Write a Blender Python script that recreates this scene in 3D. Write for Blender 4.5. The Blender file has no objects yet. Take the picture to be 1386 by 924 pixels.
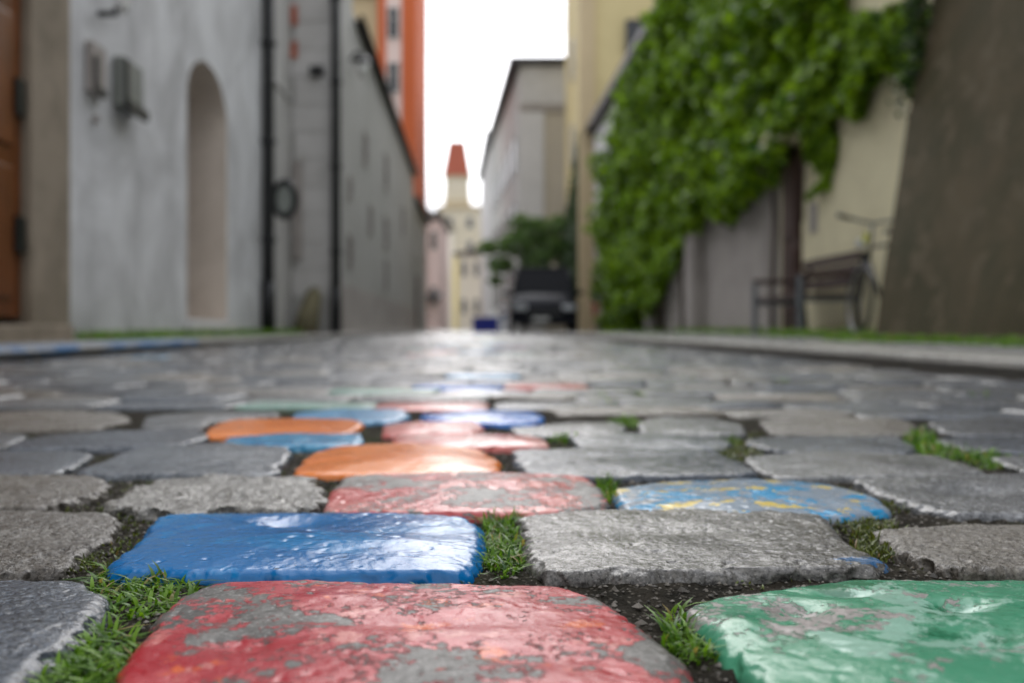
import bpy, bmesh, math, random
import numpy as np
from mathutils import Vector, Matrix
random.seed(7)
R = math.radians
scene = bpy.context.scene
COL = scene.collection

# ------------------------------------------------------------------ frame of reference
H = 0.13            # lens height above the stone tops (m)
F = 1347.0          # focal length in photograph pixels (35 mm lens)
SL = 53.0 / F       # the street runs slightly to the left of the lens axis
def ground(px, py, z=0.0):
    d = (H - z) * F / (py - 444.0)
    return ((px - 693.0) * d / F, d)
def W(u, Y, z):     # street frame: u metres right of the street line, Y metres ahead
    return Vector((u - SL * Y, Y, z))
def Yat(px, u):     # distance along a wall u metres aside
    return u / ((px - 693.0) / F + SL)
def Zat(py, Y):
    return (444.0 - py) * Y / F + H

# ------------------------------------------------------------------ helpers: properties
def tag(o, label=None, cat=None, group=None, kind=None):
    if label: o['label'] = label
    if cat: o['category'] = cat
    if group: o['group'] = group
    if kind: o['kind'] = kind
    return o
def link(name, me, mats=(), parent=None, loc=None):
    o = bpy.data.objects.new(name, me); COL.objects.link(o)
    for m in (mats if isinstance(mats, (list, tuple)) else [mats]): me.materials.append(m)
    if parent is not None: o.parent = parent
    if loc is not None: o.location = loc
    return o
def empty(name, loc=(0, 0, 0), rz=0.0):
    o = bpy.data.objects.new(name, None); COL.objects.link(o)
    o.location = loc; o.rotation_euler = (0, 0, rz); o.empty_display_size = .1
    return o
def npmesh(name, V, faces_list, smooth=True):
    """faces_list: list of (n,k) int arrays"""
    me = bpy.data.meshes.new(name)
    V = np.asarray(V, dtype=np.float32)
    me.vertices.add(len(V)); me.vertices.foreach_set('co', V.ravel())
    loops = np.concatenate([f.ravel() for f in faces_list]).astype(np.int32)
    cnt = np.concatenate([np.full(len(f), f.shape[1]) for f in faces_list]).astype(np.int32)
    start = np.concatenate([[0], np.cumsum(cnt)[:-1]]).astype(np.int32)
    me.loops.add(len(loops)); me.loops.foreach_set('vertex_index', loops)
    me.polygons.add(len(cnt)); me.polygons.foreach_set('loop_start', start); me.polygons.foreach_set('loop_total', cnt)
    me.update(calc_edges=True); me.validate()
    me.polygons.foreach_set('use_smooth', np.full(len(me.polygons), smooth))
    return me

# numpy gradient noise
_rng = np.random.RandomState(3)
_perm = np.concatenate([_rng.permutation(256)] * 3)
_grad = _rng.normal(size=(256, 3)); _grad /= np.linalg.norm(_grad, axis=1)[:, None]
def noise3(P, scale=1.0, seed=0.0):
    P = np.asarray(P, float) * scale + seed * 17.137
    i = np.floor(P).astype(int); f = P - i
    w = f * f * f * (f * (f * 6 - 15) + 10)
    out = 0
    for dx in (0, 1):
        for dy in (0, 1):
            for dz in (0, 1):
                h = _perm[_perm[_perm[(i[:, 0] + dx) & 255] + ((i[:, 1] + dy) & 255)] + ((i[:, 2] + dz) & 255)]
                g = _grad[h]
                dot = g[:, 0] * (f[:, 0] - dx) + g[:, 1] * (f[:, 1] - dy) + g[:, 2] * (f[:, 2] - dz)
                out = out + dot * (w[:, 0] if dx else 1 - w[:, 0]) * (w[:, 1] if dy else 1 - w[:, 1]) * (w[:, 2] if dz else 1 - w[:, 2])
    return out
def fbm(P, scale, octv=4, seed=0.0, gain=.5):
    s = 0; a = 1.0
    for k in range(octv):
        s = s + a * noise3(P, scale * 2 ** k, seed + k * 3.1); a *= gain
    return s

# ------------------------------------------------------------------ helpers: shapes
class MB:
    def __init__(s): s.v = []; s.f = []
    def add(s, vs, fs):
        n = len(s.v); s.v += [tuple(v) for v in vs]; s.f += [tuple(i + n for i in f) for f in fs]; return s
    def box(s, c, size, M=None):
        x, y, z = size[0] / 2, size[1] / 2, size[2] / 2
        vs = [Vector((a, b, d)) for d in (-z, z) for a, b in ((-x, -y), (x, -y), (x, y), (-x, y))]
        if M is not None: vs = [M @ v for v in vs]
        vs = [v + Vector(c) for v in vs]
        return s.add(vs, [(3, 2, 1, 0), (4, 5, 6, 7), (0, 1, 5, 4), (1, 2, 6, 5), (2, 3, 7, 6), (3, 0, 4, 7)])
    def sbox(s, u0, u1, Y0, Y1, z0, z1):      # box in the street frame
        vs = [W(u, Y, z) for z in (z0, z1) for u, Y in ((u0, Y0), (u1, Y0), (u1, Y1), (u0, Y1))]
        return s.add(vs, [(3, 2, 1, 0), (4, 5, 6, 7), (0, 1, 5, 4), (1, 2, 6, 5), (2, 3, 7, 6), (3, 0, 4, 7)])
    def tube(s, pts, r, n=10, cap=True):
        pts = [Vector(p) for p in pts]; rs = r if isinstance(r, (list, tuple)) else [r] * len(pts)
        rings = []
        for i, p in enumerate(pts):
            d = (pts[min(i + 1, len(pts) - 1)] - pts[max(i - 1, 0)]).normalized()
            a = d.orthogonal() if i == 0 else (rings[-1][1] - rings[-1][1].dot(d) * d)
            a.normalize(); b = d.cross(a)
            rings.append(([p + (a * math.cos(t) + b * math.sin(t)) * rs[i] for t in [2 * math.pi * k / n for k in range(n)]], a))
        vs = [v for rg, _ in rings for v in rg]; fs = []
        for i in range(len(pts) - 1):
            for k in range(n):
                a, b = i * n + k, i * n + (k + 1) % n
                fs.append((a, b, b + n, a + n))
        if cap: fs += [tuple(range(n))[::-1], tuple((len(pts) - 1) * n + k for k in range(n))]
        return s.add(vs, fs)
    def torus(s, c, ax, R_, r, n=28, m=8, sy=1.0):
        ax = Vector(ax).normalized(); up = Vector((0, 0, 1)) if abs(ax.z) < .9 else Vector((1, 0, 0))
        a = ax.cross(up).normalized(); b = a.cross(ax)
        vs = []; fs = []
        for i in range(n):
            t = 2 * math.pi * i / n; d = a * math.cos(t) + b * math.sin(t) * sy
            for j in range(m):
                q = 2 * math.pi * j / m
                vs.append(Vector(c) + d * R_ + d.normalized() * r * math.cos(q) + ax * r * math.sin(q))
                fs.append((i * m + j, ((i + 1) % n) * m + j, ((i + 1) % n) * m + (j + 1) % m, i * m + (j + 1) % m))
        return s.add(vs, fs)
    def build(s, name, m, parent=None, smooth=False, loc=None, bevel=0):
        me = bpy.data.meshes.new(name)
        vs = s.v
        if loc is not None: L = Vector(loc); vs = [Vector(v) - L for v in vs]
        me.from_pydata([tuple(v) for v in vs], [], s.f); me.update()
        bm = bmesh.new(); bm.from_mesh(me); bmesh.ops.recalc_face_normals(bm, faces=bm.faces)
        if bevel: bmesh.ops.bevel(bm, geom=bm.edges[:], offset=bevel, segments=2, affect='EDGES', profile=.6)
        bm.to_mesh(me); bm.free()
        if smooth:
            for p in me.polygons: p.use_smooth = True
        return link(name, me, m, parent, loc)

# ------------------------------------------------------------------ helpers: materials
class NT:
    def __init__(s, name):
        s.m = bpy.data.materials.new(name); s.m.use_nodes = True
        s.t = s.m.node_tree; s.n = s.t.nodes; s.b = s.n['Principled BSDF']; s.out = s.n['Material Output']
    def nd(s, typ, **kw):
        o = s.n.new(typ)
        for k, v in kw.items(): setattr(o, k, v)
        return o
    def lk(s, a, b): s.t.links.new(a, b)
    def put(s, sock, v):
        if isinstance(v, bpy.types.NodeSocket): s.lk(v, sock)
        elif isinstance(v, (tuple, list)) and len(v) == 3 and sock.type == 'RGBA': sock.default_value = (*v, 1)
        else: sock.default_value = v
    def coord(s, scale=(1, 1, 1), rnd=True, kind='Object'):
        c = s.nd('ShaderNodeTexCoord').outputs[kind]
        mp = s.nd('ShaderNodeMapping'); s.lk(c, mp.inputs['Vector']); mp.inputs['Scale'].default_value = scale
        if rnd:
            oi = s.nd('ShaderNodeObjectInfo'); mu = s.math('MULTIPLY', oi.outputs['Random'], 37.0); s.lk(mu, mp.inputs['Location'])
        return mp.outputs[0]
    def noise(s, v, scale, detail=5, rough=.6, dist=0.0):
        o = s.nd('ShaderNodeTexNoise'); s.lk(v, o.inputs['Vector'])
        o.inputs['Scale'].default_value = scale; o.inputs['Detail'].default_value = detail
        o.inputs['Roughness'].default_value = rough; o.inputs['Distortion'].default_value = dist
        return o.outputs['Fac']
    def vor(s, v, scale, feature='F1', out='Distance'):
        o = s.nd('ShaderNodeTexVoronoi', feature=feature); s.lk(v, o.inputs['Vector']); o.inputs['Scale'].default_value = scale
        return o.outputs[out]
    def ramp(s, f, lo, hi, a=0.0, b=1.0):
        o = s.nd('ShaderNodeMapRange'); s.lk(f, o.inputs['Value'])
        o.inputs['From Min'].default_value = lo; o.inputs['From Max'].default_value = hi
        s.put(o.inputs['To Min'], a); s.put(o.inputs['To Max'], b)
        return o.outputs[0]
    def mix(s, f, a, b, bt='MIX'):
        o = s.nd('ShaderNodeMix', data_type='RGBA', blend_type=bt)
        s.put(o.inputs[0], f); s.put(o.inputs[6], a); s.put(o.inputs[7], b)
        return o.outputs[2]
    def math(s, op, a, b=0.0, clamp=False):
        o = s.nd('ShaderNodeMath', operation=op, use_clamp=clamp); s.put(o.inputs[0], a); s.put(o.inputs[1], b); return o.outputs[0]
    def bump(s, h, strength=.5, dist=.01, nrm=None):
        o = s.nd('ShaderNodeBump'); s.lk(h, o.inputs['Height'])
        o.inputs['Strength'].default_value = strength; o.inputs['Distance'].default_value = dist
        if nrm is not None: s.lk(nrm, o.inputs['Normal'])
        return o.outputs[0]
    def set(s, base=None, rough=None, nrm=None, spec=None, metal=None, **kw):
        for k, v in (('Base Color', base), ('Roughness', rough), ('Normal', nrm), ('Specular IOR Level', spec), ('Metallic', metal)):
            if v is not None: s.put(s.b.inputs[k], v)
        for k, v in kw.items(): s.put(s.b.inputs[k.replace('_', ' ')], v)
        return s.m

def simple(name, col, rough=.6, var=.12, scale=8, metal=0.0, bump=.1, bscale=None, spec=.5):
    t = NT(name); v = t.coord()
    n = t.noise(v, scale, 6)
    c = t.mix(t.ramp(n, .3, .7), tuple(x * (1 - var) for x in col), tuple(min(1, x * (1 + var)) for x in col))
    nb = t.bump(t.noise(v, bscale or scale * 6, 4), bump, .01)
    return t.set(c, rough, nb, spec, metal)

def granite(name, dark, light, tint, wet=.5, pit=1.0, mica=0.0, island=False, smear=None):
    """weathered, damp granite. wet 0..1"""
    t = NT(name); v = t.coord()
    big = t.noise(v, 9, 5, .6, .4)
    med = t.noise(v, 60, 5, .65)
    fine = t.noise(v, 380, 4, .7)
    c = t.mix(t.ramp(big, .34, .66), dark, light)
    c = t.mix(t.ramp(med, .5, .72, 0, .55), c, tint)
    spk = t.vor(v, 300)
    c = t.mix(t.ramp(fine, .40, .56, .85, 0), c, tuple(x * .30 for x in dark))
    c = t.mix(t.ramp(t.noise(v, 170, 4, .6), .54, .66, 0, .5), c, tuple(min(.6, x * 1.5) for x in light))
    c = t.mix(t.ramp(t.noise(v, 520, 3, .6), .60, .70, 0, .6), c, tuple(min(.75, x * 2.1) for x in light))
    if island:
        g = t.nd('ShaderNodeNewGeometry')
        c = t.mix(.75, c, t.mix(g.outputs['Random Per Island'], (.45, .46, .48), (1.5, 1.45, 1.38)), 'MULTIPLY')
    else:
        oi = t.nd('ShaderNodeObjectInfo')
        c = t.mix(.65, c, t.mix(oi.outputs['Random'], (.55, .58, .63), (1.5, 1.46, 1.36)), 'MULTIPLY')
    if smear:
        (sx, sy), (ax, ay), scol = smear
        ps = t.nd('ShaderNodeNewGeometry').outputs['Position']; mp = t.nd('ShaderNodeMapping'); t.lk(ps, mp.inputs['Vector'])
        mp.inputs['Scale'].default_value = (1 / ax, 1 / ay, 0); mp.inputs['Location'].default_value = (-sx / ax, -sy / ay, 0)
        ln_ = t.nd('ShaderNodeVectorMath', operation='LENGTH'); t.lk(mp.outputs[0], ln_.inputs[0])
        q_ = t.math('ADD', ln_.outputs['Value'], t.ramp(t.noise(v, 150, 5), .3, .7, -.7, .7))
        c = t.mix(t.ramp(q_, .75, .9, .85, 0), c, scol)
    wt = t.ramp(t.noise(v, 14, 4, .6, .5), .38, .62)
    ro = t.ramp(wt, 0, 1, .34 - .14 * wet, .20 - .14 * wet)
    ro = t.math('ADD', ro, t.ramp(fine, .3, .7, -.05, .12), True)
    b1 = t.bump(t.noise(v, 240, 6, .70), .6, .0011 * pit)
    b2 = t.bump(t.noise(v, 800, 3, .65), .5, .0004 * pit, b1)
    b3 = t.bump(t.math('MULTIPLY', t.ramp(t.vor(v, 190), 0, .5), t.ramp(med, .45, .6)), .45 * pit, .0014, b2)
    t.set(c, ro, b3, .42)
    if mica: t.b.inputs['Coat Weight'].default_value = mica; t.b.inputs['Coat Roughness'].default_value = .12; t.lk(b1, t.b.inputs['Coat Normal'])
    return t.m

def paint(name, cols, thr, cover, stone=((.13, .13, .125), (.24, .23, .215)), scale=16, rough=.24, pit=1.0, speck=None, stretch=(1, 1, 1), coat=0.0, edge=.05):
    """worn paint over granite: cols = layered colours, thr = thresholds where each later colour takes over, cover = share painted"""
    t = NT(name); v = t.coord(stretch, rnd=False); vi = t.coord(rnd=False)
    c = cols[0]
    for k, (cc, th) in enumerate(zip(cols[1:], thr)):
        sc = scale * (1.0 + .45 * k)
        off = t.nd('ShaderNodeVectorMath', operation='ADD'); t.lk(v, off.inputs[0]); off.inputs[1].default_value = (3.1 * k + 1, 1.7 * k, .4)
        n = t.noise(off.outputs[0], sc, 8, .68, .25)
        c = t.mix(t.ramp(n, th, th + edge), c, cc)
    fine = t.noise(vi, 420, 4, .7)
    big = t.noise(vi, 30, 5, .6)
    st = t.mix(t.ramp(big, .35, .65), stone[0], stone[1])
    st = t.mix(t.ramp(fine, .4, .6, .55, 0), st, tuple(x * .4 for x in stone[0]))
    st = t.mix(t.ramp(t.noise(vi, 500, 3), .58, .68, 0, .6), st, (.45, .43, .41))
    n1 = t.noise(v, scale * .9, 9, .68, .5); n2 = t.noise(vi, 170, 6, .7)
    wear = t.math('ADD', t.math('MULTIPLY', n1, .68), t.math('MULTIPLY', n2, .32))
    q = .5 + (cover - .5) * .42
    mask = t.ramp(wear, q - .012, q + .012, 1, 0)
    if speck:
        sv = t.coord((.35, 1, 1), rnd=False)
        sp = t.ramp(t.noise(sv, 210, 5, .75), .655, .70)
        c = t.mix(t.math('MULTIPLY', sp, .8), c, speck)
    cc = t.mix(mask, st, c)
    rp = t.ramp(t.noise(vi, 90, 4), .3, .7, rough - .13, rough - .02)
    ro = t.nd('ShaderNodeMix', data_type='FLOAT'); t.lk(mask, ro.inputs[0]); ro.inputs[2].default_value = .42; t.lk(rp, ro.inputs[3])
    b0 = t.bump(mask, .55, .0009)
    b1 = t.bump(t.noise(vi, 290, 5, .7), .5, .00045 * pit, b0)
    b2 = t.bump(t.noise(vi, 900, 3, .6), .4, .0002 * pit, b1)
    t.set(cc, ro.outputs[0], b2, .26 if 'crimson' in name or 'red' in name else .4)
    if coat: t.b.inputs['Coat Weight'].default_value = coat; t.b.inputs['Coat Roughness'].default_value = .15
    return t.m

def leafmat(name, c0, c1, trans=.35, rough=.45, dry=None):
    t = NT(name); g = t.nd('ShaderNodeNewGeometry'); v = t.coord(rnd=False)
    c = t.mix(g.outputs['Random Per Island'], c0, c1)
    if dry: c = t.mix(t.ramp(t.math('FRACT', t.math('MULTIPLY', g.outputs['Random Per Island'], 71.0)), .955, .97), c, dry)
    t.set(c, rough, None, .4)
    tr = t.nd('ShaderNodeBsdfTranslucent')
    t.lk(t.mix(1.0, c, (1.25, 1.25, .5), 'MULTIPLY'), tr.inputs['Color'])
    mx = t.nd('ShaderNodeMixShader'); mx.inputs[0].default_value = trans
    t.lk(t.b.outputs[0], mx.inputs[1]); t.lk(tr.outputs[0], mx.inputs[2]); t.lk(mx.outputs[0], t.out.inputs['Surface'])
    return t.m

def plaster(name, col, stain, scale=1.2, amount=.5, rough=.85, bump=.25, spots=None, sth=.64):
    t = NT(name); v = t.coord(rnd=False)
    n = t.noise(v, scale, 8, .62, .6)
    c = t.mix(t.ramp(n, .42, .68, 0, amount), col, stain)
    vv = t.coord((3, 3, .5), rnd=False)
    c = t.mix(t.ramp(t.noise(vv, scale * 1.3, 6, .6), .5, .75, 0, amount * .3), c, tuple(x * .7 for x in stain))
    c = t.mix(t.ramp(t.noise(v, 30, 4), .35, .65, .12, 0), c, tuple(x * .5 for x in stain))
    if spots: c = t.mix(t.ramp(t.noise(v, 4.5, 6, .7), sth, sth + .05), c, spots)
    nb = t.bump(t.noise(v, 40, 6, .7), bump, .02, t.bump(t.noise(v, 2.2, 4), .25, .08))
    return t.set(c, rough, nb, .3)

M = {}
# granite kinds
M['cool'] = granite('granite_cool_grey', (.092, .108, .130), (.175, .195, .222), (.145, .15, .155), wet=.8, pit=.6)
M['warm'] = granite('granite_warm_grey', (.115, .10, .082), (.22, .20, .17), (.155, .135, .11), wet=.3, pit=1.25)
M['wetgrey'] = granite('granite_wet', (.105, .10, .092), (.205, .197, .182), (.13, .12, .11), wet=1.0, pit=.8)
M['smeared'] = granite('granite_wet_blue_smear', (.085, .083, .080), (.175, .170, .160), (.11, .102, .095), wet=1.0, pit=.7, smear=(ground(1168, 758), (.016, .008), (.02, .11, .26)))
M['rough'] = granite('granite_broken', (.10, .10, .095), (.21, .205, .19), (.15, .14, .12), wet=.95, pit=2.2, mica=.5)
M['mid'] = granite('granite_mid', (.108, .116, .128), (.205, .214, .225), (.17, .166, .16), wet=.8, pit=.6)
M['far'] = granite('granite_far', (.10, .107, .117), (.195, .203, .213), (.16, .155, .148), wet=.95, pit=.4, island=True)
# painted
M['red'] = paint('paint_crimson_worn', [(.36, .025, .035), (.46, .07, .08), (.30, .012, .018), (.62, .12, .035), (.56, .20, .18)], [.50, .60, .60, .58], .555, stone=((.065, .065, .06), (.165, .158, .145)), scale=15, rough=.36)
M['red_far'] = paint('paint_faded_red', [(.46, .08, .08), (.58, .2, .18), (.55, .06, .03)], [.5, .6], .50, scale=17, rough=.3)
M['blue'] = paint('paint_royal_blue', [(.0, .13, .36), (.0, .175, .43), (.0, .07, .24), (.01, .32, .55)], [.52, .60, .64], .80, scale=12, rough=.2, speck=(.35, .55, .8), stretch=(.6, 1, 1))
M['green'] = paint('paint_green', [(.06, .27, .155), (.010, .14, .065), (.26, .46, .36), (.02, .21, .11)], [.54, .53, .60], .60, stone=((.22, .19, .18), (.34, .30, .28)), scale=13, rough=.3)
M['mottle'] = paint('paint_blue_yellow', [(.22, .28, .35), (.02, .27, .52), (.66, .50, .10), (.26, .30, .35)], [.52, .575, .57], .78, stone=((.20, .22, .24), (.28, .30, .32)), scale=24, rough=.32, edge=.02)
M['orange'] = paint('paint_orange', [(.76, .20, .035), (.82, .25, .06), (.68, .16, .03)], [.5, .62], .97, scale=14, rough=.24)
M['cyan'] = paint('paint_turquoise_blue', [(.03, .20, .38), (.08, .32, .52), (.02, .12, .28)], [.5, .6], .78, scale=22, rough=.28)
M['sky'] = paint('paint_light_blue', [(.10, .27, .46), (.15, .36, .58)], [.5], .9, scale=16, rough=.28)
M['cobalt'] = paint('paint_cobalt', [(.02, .13, .50), (.05, .22, .62)], [.5], .95, scale=16, rough=.25)
M['pink'] = paint('paint_pink', [(.62, .19, .17), (.62, .32, .28), (.45, .10, .09)], [.48, .64], .74, scale=15, rough=.24, stone=((.25, .2, .19), (.36, .31, .29)))
M['mint'] = paint('paint_pale_green', [(.24, .38, .32), (.32, .42, .37)], [.5], .75, scale=16, rough=.3)
M['white'] = paint('paint_glare_white', [(.55, .57, .62), (.6, .5, .48)], [.55], .8, scale=16, rough=.28)  # white paint with the wet road's glare put into its colour
# ground
def soilmat():
    t = NT('joint_grit'); v = t.coord(rnd=False)
    c = t.mix(t.ramp(t.noise(v, 25, 6), .35, .65), (.014, .013, .010), (.045, .039, .030))
    c = t.mix(t.ramp(t.vor(v, 260), .1, .35, .7, 0), c, (.17, .155, .13))
    c = t.mix(t.ramp(t.noise(v, 330, 4), .55, .7, 0, .8), c, (.02, .02, .016))
    c = t.mix(t.ramp(t.noise(v, 7, 5), .55, .68, 0, .55), c, (.045, .06, .018))
    b = t.bump(t.vor(v, 300), .8, .002, t.bump(t.noise(v, 120, 6, .7), .9, .005))
    return t.set(c, .9, b, .05)
M['soil'] = soilmat()
M['grass'] = leafmat('grass_blades', (.02, .09, .006), (.19, .36, .025), .4, dry=(.34, .27, .12))
M['moss'] = leafmat('moss', (.035, .06, .008), (.14, .17, .025), .2, dry=(.20, .14, .06))
M['pebble'] = simple('grit_grains', (.20, .19, .17), .6, .5, 200)
M['slab'] = granite('pavement_granite', (.36, .36, .355), (.52, .515, .50), (.42, .40, .37), wet=.8, pit=.6)
M['slabblue'] = paint('paint_kerb_blue', [(.07, .19, .40), (.20, .30, .45)], [.52], .55, stone=((.28, .28, .28), (.42, .42, .42)), scale=3, rough=.35)
M['earth'] = simple('earth', (.10, .095, .08), .9, .3, 2, bump=.3)
# walls
M['w_white'] = plaster('plaster_cool_white', (.63, .64, .655), (.33, .33, .335), .9, .9, bump=.3)
M['w_grey'] = plaster('plaster_light_grey', (.58, .57, .555), (.34, .33, .31), 1.0, .5)
M['w_dim'] = plaster('plaster_grey', (.42, .415, .395), (.28, .275, .255), .8, .5)
M['w_brown'] = plaster('stone_brown', (.27, .225, .17), (.14, .115, .08), 2, .7)
M['reveal'] = plaster('plaster_beige', (.72, .64, .56), (.48, .42, .35), 2, .4)
M['w_dark'] = plaster('plaster_mossy', (.105, .080, .040), (.040, .040, .012), 1.0, 1.0, bump=.8, spots=(.115, .092, .052), sth=.55)
M['w_cream'] = plaster('plaster_cream', (.76, .70, .47), (.50, .44, .30), 1.2, .4)
M['w_yellow'] = plaster('plaster_yellow', (.66, .56, .30), (.52, .44, .22), .6, .4)
M['w_tan'] = plaster('plaster_tan', (.58, .47, .29), (.45, .36, .22), .6, .4)
M['w_mauve'] = plaster('plaster_mauve_grey', (.40, .365, .34), (.22, .20, .18), 1, .7)
M['w_ltgrey'] = plaster('plaster_pale', (.62, .61, .60), (.46, .45, .44), .7, .4)
M['w_stone'] = plaster('plaster_sandy', (.52, .47, .38), (.40, .36, .29), .4, .5)
M['w_orange'] = plaster('plaster_orange', (.60, .145, .05), (.52, .12, .06), .4, .4)
M['w_pink'] = plaster('plaster_pink', (.78, .62, .57), (.66, .52, .48), .3, .4)
M['w_pale'] = plaster('plaster_ivory', (.74, .68, .56), (.62, .56, .45), .3, .4)
M['w_lemon'] = plaster('plaster_lemon', (.80, .66, .25), (.7, .56, .2), .3, .4)
M['wood_orange'] = simple('wood_orange', (.13, .035, .004), .4, .3, 3)
M['wood_dark'] = simple('wood_dark_red', (.045, .017, .012), .5, .3, 6)
M['black'] = simple('iron_black', (.012, .013, .014), .4, .2, 10, metal=.3)
M['gutter'] = simple('gutter_dark', (.04, .04, .042), .5, .2, 5, metal=.4)
M['rooftile'] = simple('roof_tiles_dark', (.09, .075, .065), .7, .3, 3)
M['roofred'] = simple('roof_tiles_red', (.40, .10, .055), .7, .25, 3)
M['glass'] = simple('window_glass', (.02, .023, .028), .2, .1, 2, bump=0, spec=.5)
M['frame_w'] = simple('window_frame_pale', (.55, .53, .50), .5, .1, 4)
M['frame_d'] = simple('window_frame_dark', (.05, .055, .06), .5, .1, 4)
M['brickred'] = simple('exposed_brick', (.42, .12, .07), .8, .3, 12)
M['benchwood'] = simple('bench_slats', (.045, .022, .018), .5, .3, 20)
M['steel'] = simple('bench_steel', (.17, .19, .21), .45, .15, 20, metal=.5)
M['carpaint'] = simple('car_paint_black', (.003, .004, .009), .35, .1, 5, bump=0, spec=.15)
M['carglass'] = simple('car_glass', (.006, .007, .010), .3, .1, 2, bump=0, spec=.12)
M['tyre'] = simple('tyre_rubber', (.018, .018, .018), .8, .2, 20)
M['rim'] = simple('alloy', (.4, .4, .42), .3, .1, 10, metal=.9, bump=0)
M['lamp'] = simple('headlamp_glass', (.55, .57, .6), .12, .1, 10, bump=0)
M['plate'] = simple('plate_white', (.7, .7, .68), .4, .05, 5, bump=0)
M['skin'] = simple('skin', (.55, .33, .25), .5, .1, 20)
M['shirt_w'] = simple('cloth_white', (.75, .75, .76), .9, .08, 10)
M['jeans'] = simple('cloth_blue', (.02, .09, .26), .9, .15, 10)
M['shirt_g'] = simple('cloth_grey', (.30, .30, .31), .9, .1, 10)
M['rust'] = simple('cloth_rust', (.42, .13, .07), .9, .1, 10)
M['hair'] = simple('hair', (.035, .025, .018), .6, .3, 60)
M['crate'] = simple('crate_blue', (.005, .02, .30), .45, .1, 10)
M['yellow'] = simple('tape_yellow', (.60, .62, .06), .5, .1, 10)
M['ivy'] = leafmat('ivy_leaves', (.022, .085, .003), (.30, .48, .012), .36, .40)
M['ivyd'] = leafmat('ivy_leaves_dark', (.012, .035, .008), (.04, .085, .014), .25)
M['treeleaf'] = leafmat('tree_leaves', (.05, .12, .035), (.20, .32, .10), .35)
M['bark'] = simple('bark', (.075, .055, .04), .9, .3, 20, bump=.5)
M['tower'] = plaster('tower_plaster', (.70, .64, .50), (.56, .50, .38), .2, .4)

# ------------------------------------------------------------------ COBBLESTONES
def smooth_poly(P, n, seed, rad=2):
    P = np.asarray(P, float)
    for _ in range(rad):                               # corner cutting
        Q = np.roll(P, -1, 0); P = np.stack([P * .90 + Q * .10, P * .10 + Q * .90], 1).reshape(-1, 2)
    L = np.linalg.norm(np.roll(P, -1, 0) - P, axis=1); cum = np.concatenate([[0], np.cumsum(L)])
    Pc = np.vstack([P, P[:1]]); s = np.linspace(0, cum[-1], n, endpoint=False)
    X = np.interp(s, cum, Pc[:, 0]); Y = np.interp(s, cum, Pc[:, 1])
    return np.stack([X, Y], 1)

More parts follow.
